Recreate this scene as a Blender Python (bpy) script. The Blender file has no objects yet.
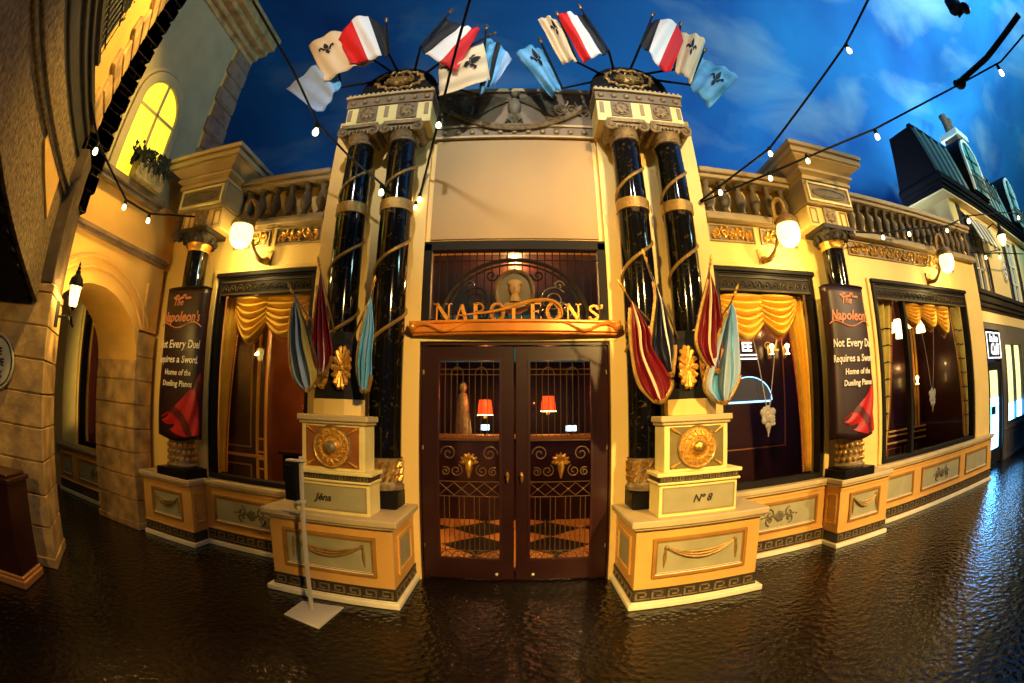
import bpy, math, random
from mathutils import Vector, Matrix
random.seed(7)
PI = math.pi
S = bpy.context.scene
COL = S.collection
sin, cos = math.sin, math.cos

# ------------------------------------------------------------------ materials
MATS = {}
def mk(name, col, rough=.5, metal=0., var=0., vs=6., bump=0., bs=40., emis=None, es=0., spec=.5, dark=None, coat=0.):
    m = bpy.data.materials.new(name); m.use_nodes = True
    nt = m.node_tree; N = nt.nodes; L = nt.links
    b = N['Principled BSDF']
    b.inputs['Roughness'].default_value = rough
    b.inputs['Metallic'].default_value = metal
    b.inputs['Specular IOR Level'].default_value = spec
    b.inputs['Coat Weight'].default_value = coat
    b.inputs['Coat Roughness'].default_value = .05
    c = (*col, 1)
    b.inputs['Base Color'].default_value = c
    tc = None
    if var or bump:
        tc = N.new('ShaderNodeTexCoord')
    if var:
        n = N.new('ShaderNodeTexNoise'); n.inputs['Scale'].default_value = vs; n.inputs['Detail'].default_value = 8
        L.new(tc.outputs['Object'], n.inputs['Vector'])
        r = N.new('ShaderNodeValToRGB')
        d = dark or tuple(x * (1 - var) for x in col)
        r.color_ramp.elements[0].position = .32; r.color_ramp.elements[1].position = .68
        r.color_ramp.elements[0].color = (*d, 1)
        r.color_ramp.elements[1].color = (*[min(1, x * (1 + var * .35)) for x in col], 1)
        L.new(n.outputs['Fac'], r.inputs['Fac']); L.new(r.outputs['Color'], b.inputs['Base Color'])
    if bump:
        n2 = N.new('ShaderNodeTexNoise'); n2.inputs['Scale'].default_value = bs; n2.inputs['Detail'].default_value = 6
        L.new(tc.outputs['Object'], n2.inputs['Vector'])
        bp = N.new('ShaderNodeBump'); bp.inputs['Strength'].default_value = bump; bp.inputs['Distance'].default_value = .02
        L.new(n2.outputs['Fac'], bp.inputs['Height']); L.new(bp.outputs['Normal'], b.inputs['Normal'])
    if emis:
        b.inputs['Emission Color'].default_value = (*emis, 1); b.inputs['Emission Strength'].default_value = es
    MATS[name] = m
    return m

mk('cream', (.88, .64, .21), .55, var=.10, vs=1.7, bump=.08, bs=60)
mk('panel_plaster', (.42, .28, .115), .6, var=.10, vs=1.2, bump=.06)
mk('pilaster', (.88, .64, .23), .5, var=.08, vs=2)
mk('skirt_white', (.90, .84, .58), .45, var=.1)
mk('frame_brown', (.38, .19, .035), .45, var=.2)
mk('ochre', (.76, .42, .10), .45, var=.14, vs=3)
mk('sage', (.40, .37, .21), .5, var=.15, vs=5)
mk('stone_sill', (.60, .48, .25), .5, var=.12, vs=4)
mk('base_white', (.92, .80, .33), .45, var=.1)
mk('key_dark', (.035, .028, .015), .5)
mk('gold', (.85, .48, .10), .32, metal=.85, var=.35, vs=22, bump=.25, bs=70)
mk('garland_gold', (.42, .26, .07), .4, metal=.45, var=.3, vs=20, bump=.3, bs=60)
mk('gold_paint', (.88, .50, .08), .38, metal=.35, var=.3, vs=50, dark=(.38, .17, .02))
mk('antique', (.30, .22, .11), .5, metal=.25, var=.5, vs=20)
mk('frieze_brown', (.235, .18, .11), .6, var=.25, vs=6)
mk('olive_carve', (.16, .135, .075), .55, var=.4, vs=12)
mk('iron', (.035, .028, .022), .4, metal=.6)
mk('iron_gold', (.30, .20, .09), .35, metal=.8)
mk('black_paint', (.008, .007, .008), .45, spec=.15)
mk('frame_black', (.010, .008, .007), .6, var=.3, spec=.2)
mk('shell_black', (.012, .012, .014), .7, spec=.2)
mk('medal_orange', (.36, .12, .02), .6, var=.3)
mk('medal_olive', (.20, .15, .045), .6, var=.3)
mk('header_gilt', (.085, .062, .028), .6, var=.3, spec=.2)
mk('stone_with_shade', (.060, .042, .025), .8, var=.35, vs=7, bump=.4, bs=14)  # dark tone includes the shade on the left pilaster
mk('cap_stone', (.55, .42, .21), .6, var=.12, vs=3)
mk('dark_maroon', (.10, .003, .006), .6)
mk('door_wood', (.030, .006, .005), .33, var=.35, vs=3, coat=.15)
mk('mahogany', (.040, .009, .006), .35, var=.35, vs=4, coat=.2)
mk('line_gold', (.55, .25, .08), .4, metal=.4)
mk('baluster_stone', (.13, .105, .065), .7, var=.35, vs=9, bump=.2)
mk('rail_stone', (.36, .28, .15), .6, var=.15)
mk('stucco', (.27, .18, .07), .85, var=.38, vs=26, bump=.8, bs=38, dark=(.10, .065, .03))
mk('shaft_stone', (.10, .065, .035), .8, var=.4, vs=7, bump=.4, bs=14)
mk('orange_wall', (.80, .46, .10), .7, var=.12, vs=3, bump=.15)
mk('pale_plaster', (.40, .34, .18), .75, var=.15, vs=2.5, bump=.1)
mk('limestone', (.58, .36, .12), .75, var=.42, vs=5, bump=.45, bs=16, dark=(.26, .16, .06))
mk('grey_stone', (.25, .19, .115), .8, var=.4, vs=6, bump=.4, bs=18)
mk('quoin_stone', (.27, .17, .11), .8, var=.35, vs=7, bump=.4, bs=14)
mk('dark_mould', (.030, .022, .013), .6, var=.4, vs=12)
mk('soffit', (.78, .58, .26), .6)
mk('roof_metal', (.010, .018, .017), .5, metal=.2, var=.3)
mk('seam_metal', (.12, .20, .18), .45, metal=.3)
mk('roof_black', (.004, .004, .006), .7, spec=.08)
mk('brick', (.16, .075, .045), .8, var=.6, vs=28, bump=.3)
mk('white_trim', (.72, .70, .60), .5)
mk('shop_grey', (.17, .15, .12), .45, var=.2)
mk('shop_black', (.02, .02, .022), .35)
mk('maroon', (.17, .002, .009), .5, var=.25, vs=8)
mk('navy', (.008, .010, .030), .5, var=.2)
mk('flag_red', (.75, .008, .008), .6)
mk('flag_white', (.92, .92, .92), .6)
mk('flag_cream', (.86, .68, .42), .6)
mk('flag_blue', (.16, .50, .98), .55, var=.3, vs=5, dark=(.05, .26, .45))
mk('flag_black', (.008, .008, .012), .7)
mk('silver_blue', (.42, .58, .85), .45, var=.2, vs=3)
mk('slate_blue', (.04, .09, .14), .5)
mk('curtain', (1.0, .60, .06), .6, var=.15, vs=9)
mk('curtain_pale', (.62, .52, .14), .6, var=.2, vs=9)
mk('fringe', (.42, .12, .02), .7)
mk('banner_cloth', (.022, .005, .005), .45, var=.3, vs=5)
mk('banner_red', (.42, .008, .010), .5)
mk('banner_text', (.85, .80, .68), .5, emis=(.85, .8, .68), es=0.)
mk('banner_logo', (.60, .22, .10), .5)
mk('steel', (.72, .68, .52), .35, metal=.15)
mk('black_plastic', (.008, .008, .008), .5, spec=.12)
mk('leaf', (.006, .012, .004), .7)
mk('planter', (.40, .34, .18), .8, var=.4, vs=14, bump=.4)
mk('bulb', (1, 1, 1), .3, emis=(1, .82, .35), es=6)
mk('globe', (1, .9, .7), .3, emis=(1, .80, .24), es=2.5)
mk('pendant_glow', (1, .9, .7), .3, emis=(1, .70, .30), es=3)
mk('lantern_glass', (1, .9, .7), .3, emis=(1, .68, .15), es=6)
mk('lamp_warm', (1, .7, .3), .3, emis=(1, .62, .18), es=14)
mk('lamp_red', (.8, .1, .03), .4, emis=(1, .05, .008), es=1.3)
mk('lamp_orange', (.9, .4, .1), .4, emis=(1, .35, .05), es=3)
mk('lit_window', (.8, .7, .1), .4, emis=(1, .80, .03), es=.95)
mk('lit_shop', (.8, .8, .4), .4, emis=(.95, .95, .35), es=1.2)
mk('lit_blue', (.4, .7, 1), .4, emis=(.10, .45, 1), es=22)
mk('neon_blue', (.2, .5, 1), .4, emis=(.25, .6, 1), es=2.2)
mk('screen', (.5, .8, 1), .4, emis=(.45, .75, 1), es=2.4)
mk('sign_white', (.9, .9, .85), .4, emis=(.85, .9, 1), es=1.6)
mk('floor_check_light', (.85, .34, .07), .35)
mk('floor_check_dark', (.03, .02, .015), .3)
mk('glass_blue', (.10, .30, .34), .12, var=.6, vs=2)
mk('sign_face', (.55, .52, .36), .5)
mk('orange_glow_wall', (.22, .06, .015), .6, var=.4, vs=2)
mk('pendant_silver', (.40, .37, .31), .7, var=.4, vs=40)
mk('portrait', (.10, .07, .02), .4, var=.5, vs=6)
mk('portrait_skin', (.42, .26, .08), .5, var=.3, vs=9)
mk('letter_gold', (.95, .42, .05), .35, metal=.3, var=.25, vs=8)
mk('ledge_wood', (.85, .30, .04), .3, metal=.15, var=.3, vs=4)

def marble():
    m = bpy.data.materials.new('black_marble'); m.use_nodes = True
    nt = m.node_tree; N = nt.nodes; L = nt.links; b = N['Principled BSDF']
    tc = N.new('ShaderNodeTexCoord')
    n = N.new('ShaderNodeTexNoise'); n.inputs['Scale'].default_value = 17; n.inputs['Detail'].default_value = 9; n.inputs['Distortion'].default_value = 1.4
    L.new(tc.outputs['Object'], n.inputs['Vector'])
    r = N.new('ShaderNodeValToRGB'); e = r.color_ramp.elements
    e[0].position = .60; e[0].color = (.004, .004, .004, 1); e[1].position = .78; e[1].color = (.10, .065, .018, 1)
    L.new(n.outputs['Fac'], r.inputs['Fac']); L.new(r.outputs['Color'], b.inputs['Base Color'])
    b.inputs['Roughness'].default_value = .07; b.inputs['Specular IOR Level'].default_value = .42
    MATS['marble'] = m
marble()

def glassmat():
    m = bpy.data.materials.new('window_glass'); m.use_nodes = True
    nt = m.node_tree; N = nt.nodes; L = nt.links
    N.remove(N['Principled BSDF']); out = N['Material Output']
    t = N.new('ShaderNodeBsdfTransparent'); g = N.new('ShaderNodeBsdfGlossy'); g.inputs['Roughness'].default_value = .01
    lw = N.new('ShaderNodeLayerWeight'); lw.inputs['Blend'].default_value = .5
    pw = N.new('ShaderNodeMath'); pw.operation = 'POWER'; pw.inputs[1].default_value = 5
    f = N.new('ShaderNodeMath'); f.operation = 'MULTIPLY_ADD'; f.inputs[1].default_value = .9; f.inputs[2].default_value = .035
    L.new(lw.outputs['Facing'], pw.inputs[0]); L.new(pw.outputs[0], f.inputs[0])
    x = N.new('ShaderNodeMixShader')
    L.new(f.outputs[0], x.inputs[0]); L.new(t.outputs[0], x.inputs[1]); L.new(g.outputs[0], x.inputs[2]); L.new(x.outputs[0], out.inputs[0])
    MATS['glass'] = m
glassmat()

def floormat():
    m = bpy.data.materials.new('street_floor'); m.use_nodes = True
    nt = m.node_tree; N = nt.nodes; L = nt.links; b = N['Principled BSDF']
    tc = N.new('ShaderNodeTexCoord')
    n = N.new('ShaderNodeTexNoise'); n.inputs['Scale'].default_value = .6; n.inputs['Detail'].default_value = 6
    L.new(tc.outputs['Object'], n.inputs['Vector'])
    r = N.new('ShaderNodeValToRGB'); e = r.color_ramp.elements
    e[0].position = .35; e[0].color = (.0035, .0025, .002, 1); e[1].position = .7; e[1].color = (.009, .006, .004, 1)
    L.new(n.outputs['Fac'], r.inputs['Fac']); L.new(r.outputs['Color'], b.inputs['Base Color'])
    v = N.new('ShaderNodeTexVoronoi'); v.feature = 'SMOOTH_F1'; v.inputs['Scale'].default_value = 19; v.inputs['Smoothness'].default_value = .6
    n2 = N.new('ShaderNodeTexNoise'); n2.inputs['Scale'].default_value = 40; n2.inputs['Detail'].default_value = 3
    L.new(tc.outputs['Object'], v.inputs['Vector']); L.new(tc.outputs['Object'], n2.inputs['Vector'])
    a = N.new('ShaderNodeMath'); a.operation = 'MULTIPLY_ADD'; a.inputs[1].default_value = .5
    L.new(n2.outputs['Fac'], a.inputs[0]); L.new(v.outputs['Distance'], a.inputs[2])
    bp = N.new('ShaderNodeBump'); bp.inputs['Strength'].default_value = .75; bp.inputs['Distance'].default_value = .010
    L.new(a.outputs[0], bp.inputs['Height']); L.new(bp.outputs['Normal'], b.inputs['Normal'])
    b.inputs['Roughness'].default_value = .10; b.inputs['Specular IOR Level'].default_value = .30
    MATS['floor'] = m
floormat()

def skymat():
    m = bpy.data.materials.new('painted_sky'); m.use_nodes = True
    nt = m.node_tree; N = nt.nodes; L = nt.links; b = N['Principled BSDF']
    tc = N.new('ShaderNodeTexCoord')
    def noise(sc, det, loc, scl, rot=(0, 0, 0), dist=.6):
        mp = N.new('ShaderNodeMapping'); mp.inputs['Location'].default_value = loc; mp.inputs['Scale'].default_value = scl; mp.inputs['Rotation'].default_value = rot
        n = N.new('ShaderNodeTexNoise'); n.inputs['Scale'].default_value = sc; n.inputs['Detail'].default_value = det; n.inputs['Distortion'].default_value = dist
        L.new(tc.outputs['Object'], mp.inputs['Vector']); L.new(mp.outputs[0], n.inputs['Vector'])
        return n
    a = noise(.22, 4, (3, 1, 0), (1, 1, 1))
    r = N.new('ShaderNodeValToRGB'); e = r.color_ramp.elements
    e[0].position = .30; e[0].color = (.012, .058, .26, 1); e[1].position = .72; e[1].color = (.026, .20, .52, 1)
    L.new(a.outputs['Fac'], r.inputs['Fac'])
    c = noise(.42, 7, (1.3, 4, 2), (.8, 1.3, 1.9), (.2, .5, .6), .35)
    r2 = N.new('ShaderNodeValToRGB'); e = r2.color_ramp.elements
    e[0].position = .50; e[0].color = (0, 0, 0, 1); e[1].position = .85; e[1].color = (.42, .42, .42, 1)
    L.new(c.outputs['Fac'], r2.inputs['Fac'])
    mx = N.new('ShaderNodeMixRGB'); mx.inputs[2].default_value = (.50, .60, .55, 1)
    L.new(r2.outputs['Color'], mx.inputs[0]); L.new(r.outputs['Color'], mx.inputs[1])
    L.new(mx.outputs[0], b.inputs['Base Color']); b.inputs['Roughness'].default_value = .95
    b.inputs['Specular IOR Level'].default_value = .1
    MATS['sky'] = m
skymat()

# ------------------------------------------------------------------ mesh building
class MB:
    def __init__(s): s.v = []; s.f = []; s.m = []; s.mi = 0
    def add(s, vs, fs):
        o = len(s.v); s.v += [tuple(p) for p in vs]
        for f in fs: s.f.append([i + o for i in f]); s.m.append(s.mi)
        return s
    def box(s, x0, x1, y0, y1, z0, z1):
        x0, x1 = min(x0, x1), max(x0, x1)
        return s.add([(x, y, z) for x in (x0, x1) for y in (y0, y1) for z in (z0, z1)],
              [(0, 1, 3, 2), (4, 6, 7, 5), (0, 4, 5, 1), (2, 3, 7, 6), (0, 2, 6, 4), (1, 5, 7, 3)])
    def prism(s, pts, ax, a, b):
        n = len(pts)
        def P(p, t): return (p[0], t, p[1]) if ax == 'y' else ((t, p[0], p[1]) if ax == 'x' else (p[0], p[1], t))
        vs = [P(p, a) for p in pts] + [P(p, b) for p in pts]
        fs = [list(range(n)), list(range(2 * n - 1, n - 1, -1))] + [(i, (i + 1) % n, n + (i + 1) % n, n + i) for i in range(n)]
        return s.add(vs, fs)
    def ringp(s, outer, inner, ax, a, b):       # closed ring between two outlines with the same count
        n = len(outer)
        def P(p, t): return (p[0], t, p[1]) if ax == 'y' else ((t, p[0], p[1]) if ax == 'x' else (p[0], p[1], t))
        vs = [P(p, a) for p in outer] + [P(p, a) for p in inner] + [P(p, b) for p in outer] + [P(p, b) for p in inner]
        fs = []
        for i in range(n):
            j = (i + 1) % n
            fs += [(i, j, n + j, n + i), (2 * n + i, 3 * n + i, 3 * n + j, 2 * n + j), (i, 2 * n + i, 2 * n + j, j), (n + i, n + j, 3 * n + j, 3 * n + i)]
        return s.add(vs, fs)
    def frame(s, x0, x1, z0, z1, w, y0, y1):
        x0, x1 = min(x0, x1), max(x0, x1)
        return s.ringp([(x0, z0), (x1, z0), (x1, z1), (x0, z1)], [(x0 + w, z0 + w), (x1 - w, z0 + w), (x1 - w, z1 - w), (x0 + w, z1 - w)], 'y', y0, y1)
    def lathe(s, prof, cx, cy, n=24, a0=0., a1=2 * PI, sx=1., sy=1.):
        full = abs(a1 - a0 - 2 * PI) < 1e-6
        k = n if full else n + 1
        vs = []
        for r, z in prof:
            for i in range(k):
                a = a0 + (a1 - a0) * i / n
                vs.append((cx + r * cos(a) * sx, cy + r * sin(a) * sy, z))
        fs = []
        for j in range(len(prof) - 1):
            for i in range(n):
                i2 = (i + 1) % k
                fs.append((j * k + i, j * k + i2, (j + 1) * k + i2, (j + 1) * k + i))
        if full:
            if prof[0][0] > 1e-5: fs.append(list(range(k))[::-1])
            if prof[-1][0] > 1e-5: fs.append([(len(prof) - 1) * k + i for i in range(k)])
        return s.add(vs, fs)
    def tube(s, pts, r, n=6, closed=False):
        P = [Vector(p) for p in pts]; m = len(P); vs = []
        up = None
        for i in range(m):
            if closed: t = P[(i + 1) % m] - P[i - 1]
            else: t = P[min(i + 1, m - 1)] - P[max(i - 1, 0)]
            if t.length < 1e-9: t = Vector((0, 0, 1))
            t.normalize()
            if up is None:
                up = Vector((0, 0, 1)) if abs(t.z) < .9 else Vector((1, 0, 0))
            sd = t.cross(up)
            if sd.length < 1e-6: sd = t.cross(Vector((0, 1, .01)))
            sd.normalize(); up = sd.cross(t).normalized()
            rr = r[i] if isinstance(r, (list, tuple)) else r
            for k in range(n):
                a = 2 * PI * k / n
                vs.append(P[i] + (sd * cos(a) + up * sin(a)) * rr)
        fs = []
        for i in range(m if closed else m - 1):
            j = (i + 1) % m
            for k in range(n):
                fs.append((i * n + k, i * n + (k + 1) % n, j * n + (k + 1) % n, j * n + k))
        if not closed:
            fs.append(list(range(n))[::-1]); fs.append([(m - 1) * n + k for k in range(n)])
        return s.add(vs, fs)
    def ball(s, c, r, n=12, m=8, sc=(1, 1, 1)):
        vs = []; fs = []
        for j in range(m + 1):
            t = PI * j / m
            for i in range(n):
                a = 2 * PI * i / n
                vs.append((c[0] + r * sc[0] * sin(t) * cos(a), c[1] + r * sc[1] * sin(t) * sin(a), c[2] + r * sc[2] * cos(t)))
        for j in range(m):
            for i in range(n):
                fs.append((j * n + i, j * n + (i + 1) % n, (j + 1) * n + (i + 1) % n, (j + 1) * n + i))
        return s.add(vs, fs)
    def grid(s, fn, nu, nv, mat=None):
        vs = [fn(i / nu, j / nv) for j in range(nv + 1) for i in range(nu + 1)]
        o = len(s.v); s.v += [tuple(p) for p in vs]
        for j in range(nv):
            for i in range(nu):
                s.f.append([o + j * (nu + 1) + i, o + j * (nu + 1) + i + 1, o + (j + 1) * (nu + 1) + i + 1, o + (j + 1) * (nu + 1) + i])
                s.m.append(mat((i + .5) / nu, (j + .5) / nv) if mat else s.mi)
        return s
    def wall(s, x0, x1, z0, z1, holes, y0, y1):
        xs = sorted({x0, x1} | {min(max(h[i], x0), x1) for h in holes for i in (0, 1)})
        zs = sorted({z0, z1} | {min(max(h[i], z0), z1) for h in holes for i in (2, 3)})
        for i in range(len(xs) - 1):
            run = None
            for j in range(len(zs) - 1):
                cx, cz = (xs[i] + xs[i + 1]) / 2, (zs[j] + zs[j + 1]) / 2
                hole = any(h[0] < cx < h[1] and h[2] < cz < h[3] for h in holes)
                if not hole:
                    run = (run[0], zs[j + 1]) if run else (zs[j], zs[j + 1])
                if (hole or j == len(zs) - 2) and run:
                    s.box(xs[i], xs[i + 1], y0, y1, *run); run = None
        return s
    def text(s, body, size, fn, ext=.003, align='CENTER', shear=0., sx=1., bold=0.):
        cu = bpy.data.curves.new('t', 'FONT'); cu.body = body; cu.size = size; cu.extrude = ext; cu.align_x = align; cu.shear = shear
        cu.resolution_u = 2; cu.offset = bold
        ob = bpy.data.objects.new('t', cu); COL.objects.link(ob)
        bpy.context.view_layer.update()
        me = bpy.data.meshes.new_from_object(ob.evaluated_get(bpy.context.evaluated_depsgraph_get()))
        s.add([fn(v.co.x * sx, v.co.y, v.co.z) for v in me.vertices], [list(p.vertices) for p in me.polygons])
        bpy.data.objects.remove(ob); bpy.data.curves.remove(cu); bpy.data.meshes.remove(me)
        return s
    def xf(s, M, start=0):
        for i in range(start, len(s.v)): s.v[i] = tuple(M @ Vector(s.v[i]))
        return s
    def build(s, name, mat, parent=None, smooth=False, bevel=0., solid=0., local=False):
        me = bpy.data.meshes.new(name)
        off = Vector((0, 0, 0))
        if parent is not None and not local:
            r = parent
            while r.parent: r = r.parent
            off = r.location
        me.from_pydata([(p[0] - off.x, p[1] - off.y, p[2] - off.z) for p in s.v], [], s.f)
        mats = mat if isinstance(mat, (list, tuple)) else [mat]
        for q in mats: me.materials.append(MATS[q])
        for p, i in zip(me.polygons, s.m): p.material_index = min(i, len(mats) - 1)
        import bmesh
        bm = bmesh.new(); bm.from_mesh(me); bmesh.ops.recalc_face_normals(bm, faces=bm.faces); bm.to_mesh(me); bm.free()
        if smooth:
            for p in me.polygons: p.use_smooth = True
            me.set_sharp_from_angle(angle=math.radians(42))
        me.update()
        o = bpy.data.objects.new(name, me); COL.objects.link(o)
        if parent is not None: o.parent = parent
        if solid:
            d = o.modifiers.new('s', 'SOLIDIFY'); d.thickness = solid; d.offset = 0
        if bevel:
            d = o.modifiers.new('b', 'BEVEL'); d.width = bevel; d.segments = 1; d.limit_method = 'ANGLE'
        return o

def tag(o, label=None, cat=None, group=None, kind=None):
    if label: o['label'] = label
    if cat: o['category'] = cat
    if group: o['group'] = group
    if kind: o['kind'] = kind
    return o
def thing(name, label, cat, loc=(0, 0, 0), group=None, rz=0.):
    o = bpy.data.objects.new(name, None); COL.objects.link(o); o.location = loc; o.rotation_euler = (0, 0, rz)
    o.empty_display_size = .1
    return tag(o, label, cat, group)
def struct(name, loc=(0, 0, 0)):
    o = bpy.data.objects.new(name, None); COL.objects.link(o); o.location = loc
    o['kind'] = 'structure'
    return o
def sobj(o, label=None):
    o['kind'] = 'structure'
    if label: o['label'] = label
    return o
def dup(root, loc, label=None, rz=None, group=None):
    kids = {}
    for o in list(COL.objects):
        if o.parent: kids.setdefault(o.parent.name, []).append(o)
    def rec(o, par):
        c = o.copy(); COL.objects.link(c)
        if par: c.parent = par
        for k in kids.get(o.name, []): rec(k, c)
        return c
    r = rec(root, None); r.location = loc
    if rz is not None: r.rotation_euler = (0, 0, rz)
    if label: r['label'] = label
    if group: r['group'] = group
    return r

# ornament strokes -------------------------------------------------------------
def spiral(cx, cz, r0, turns, a0, d=1, n=18):
    return [(cx + r0 * (1 - .82 * t) * cos(a0 + d * 2 * PI * turns * t), cz + r0 * (1 - .82 * t) * sin(a0 + d * 2 * PI * turns * t)) for t in [i / n for i in range(n + 1)]]
def scroll(mb, x0, x1, z0, z1, y, n=4, r=.010):
    """a run of alternating scrolls with leaves, in relief on a face that looks towards -y"""
    w = (x1 - x0) / n; h = (z1 - z0); R = min(w, h) * .46
    for i in range(n):
        cx = x0 + w * (i + .5); cz = (z0 + z1) / 2; up = 1 if i % 2 else -1
        p = spiral(cx, cz, R, 1.4, -PI / 2 * up, 1 if i % 2 else -1)
        mb.tube([(a, y, b) for a, b in p], [r * (1 - .5 * k / len(p)) for k in range(len(p))], 5)
        for q in (-1, 1):
            mb.tube([(cx + q * w * .5, y, cz + up * h * .1), (cx + q * w * .3, y - r, cz + up * h * .42), (cx + q * w * .1, y, cz + up * h * .45)], [r * .5, r * 1.2, r * .3], 5)
        mb.ball((cx, y, cz), R * .22, 6, 4, (1, .5, 1))
def rosette(mb, cx, cz, r, y, n=10, d=.02):
    for k in range(n):
        a = 2 * PI * k / n
        st = len(mb.v)
        mb.ball((0, 0, 0), 1, 8, 5, (r * .55, d, r * .9 * PI / n))
        mb.xf(Matrix.Translation((cx + cos(a) * r * .55, y, cz + sin(a) * r * .55)) @ Matrix.Rotation(-a, 4, 'Y'), st)
    mb.ball((cx, y - d * .4, cz), r * .26, 10, 6, (1, .6, 1))
def fleur(scale=1.):
    """outlines of a fleur-de-lis, unit high, centred"""
    c = [(0, .5), (.10, .30), (.13, .12), (.06, -.05), (-.06, -.05), (-.13, .12), (-.10, .30)]
    def side(s): return [(s * .08, -.06), (s * .16, .08), (s * .26, .22), (s * .38, .20), (s * .43, .08), (s * .38, -.02), (s * .33, .05), (s * .27, .06), (s * .22, -.05), (s * .16, -.12)]
    bar = [(-.20, -.08), (.20, -.08), (.20, -.14), (-.20, -.14)]
    tail = [(-.06, -.15), (.06, -.15), (.12, -.32), (0, -.48), (-.12, -.32)]
    return [[(a * scale, b * scale) for a, b in q] for q in (c, side(1), side(-1), bar, tail)]
def point(name, loc, power, col, r=.08):
    l = bpy.data.lights.new(name, 'POINT'); l.energy = power; l.color = col; l.shadow_soft_size = r
    o = bpy.data.objects.new(name, l); COL.objects.link(o); o.location = loc; return o
# ================================================================== camera
cam = bpy.data.cameras.new('camera'); co = bpy.data.objects.new('camera', cam); COL.objects.link(co)
co.location = (.0275, -4.2923, 1.6); co.rotation_euler = (PI / 2 + .1609, 0, .0126)
cam.type = 'PANO'
for holder in (cam, getattr(cam, 'cycles', None)):
    try:
        holder.panorama_type = 'FISHEYE_EQUISOLID'; holder.fisheye_lens = 463.96 / 1024 * 36; holder.fisheye_fov = PI
    except Exception: pass
cam.sensor_width = 36; cam.sensor_fit = 'HORIZONTAL'; cam.clip_start = .05
S.camera = co

# ================================================================== setting
b = MB(); b.box(-16, 20, -14, 9, -.12, 0); sobj(b.build('floor', 'floor'))

# painted ceiling vault
sec = [(3.4, 2.5), (3.3, 5.0), (3.0, 7.0), (2.3, 8.6), (1.0, 9.8), (-1.0, 10.7), (-4, 11.1), (-9, 11.0), (-13, 9.5), (-14.5, 6), (-14.6, 0)]
from mathutils.geometry import interpolate_bezier
def smoothp(P, k=5):
    out = []
    for i in range(len(P) - 1):
        p0 = Vector(P[max(i - 1, 0)]); p1 = Vector(P[i]); p2 = Vector(P[i + 1]); p3 = Vector(P[min(i + 2, len(P) - 1)])
        for j in range(k):
            t = j / k
            out.append(tuple(.5 * ((2 * p1) + (p2 - p0) * t + (2 * p0 - 5 * p1 + 4 * p2 - p3) * t * t + (3 * p1 - p0 - 3 * p2 + p3) * t ** 3)))
    out.append(tuple(P[-1])); return out
ss = smoothp(sec, 5)
b = MB()
b.grid(lambda u, v: (-18 + 40 * u, ss[int(round(v * (len(ss) - 1)))][0], ss[int(round(v * (len(ss) - 1)))][1]), 12, len(ss) - 1)
sobj(b.build('ceiling', 'sky', smooth=True))
b = MB(); b.box(-18, -17.8, -15, 4, 0, 11.4); sobj(b.build('wall_far_left', 'roof_black'))
b = MB(); b.box(21.8, 22, -15, 4, 0, 11.4); sobj(b.build('wall_far_right', 'roof_black'))

# facade walls
W2 = [(2.05, 3.40, .77, 3.07), (-3.40, -2.05, .77, 3.07), (4.49, 7.09, .77, 3.07), (-6.35, -5.25, .79, 2.95)]
b = MB()
b.wall(-7.6, 7.75, 0, 3.62, W2 + [(-.88, .88, -1, 9)], 0, .22)
b.box(2.0, 7.75, .14, .24, 3.62, 4.24); b.box(-4.4, -2.0, .14, .24, 3.62, 4.24)
b.box(7.53, 7.75, .22, 1.2, 0, 4.1)
sobj(b.build('wall_front', 'cream'))
b = MB()
for s in (1, -1):
    b.box(s * .88, s * 2.02, -.12, .0, 0, 4.86); b.box(s * .88, s * 2.02, .0, .25, 3.0, 4.86)
b.box(-.88, .88, -.06, .25, 3.25, 5.0)
b.box(-.9, .9, .0, .25, 4.5, 5.15)
sobj(b.build('wall_center', 'pilaster', bevel=.004))
b = MB(); b.box(-.83, .83, -.085, -.06, 3.30, 4.47); sobj(b.build('trim_1', 'panel_plaster'))

# key-pattern frieze
def keyband(mb, x0, x1, z0, z1, y, d=.006, along='x', fixed=0):
    h = z1 - z0; p = h * 1.25; n = max(1, int(abs(x1 - x0) / p)); p = (x1 - x0) / n
    def bx(a0, a1, c0, c1):
        if along == 'x': mb.box(a0, a1, y - d, y, c0, c1)
        else: mb.box(fixed, fixed + y * d, a0, a1, c0, c1)
    for i in range(n):
        a = x0 + p * i; q = abs(p); sg = 1 if p > 0 else -1
        bx(a + sg * q * .10, a + sg * q * .22, z0 + h * .2, z0 + h * .85)
        bx(a + sg * q * .10, a + sg * q * .80, z0 + h * .75, z0 + h * .86)
        bx(a + sg * q * .68, a + sg * q * .80, z0 + h * .38, z0 + h * .85)
        bx(a + sg * q * .40, a + sg * q * .80, z0 + h * .34, z0 + h * .46)
        bx(a + sg * q * .10, a + sg * q * 1.0, z0 + h * .12, z0 + h * .22)

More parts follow.
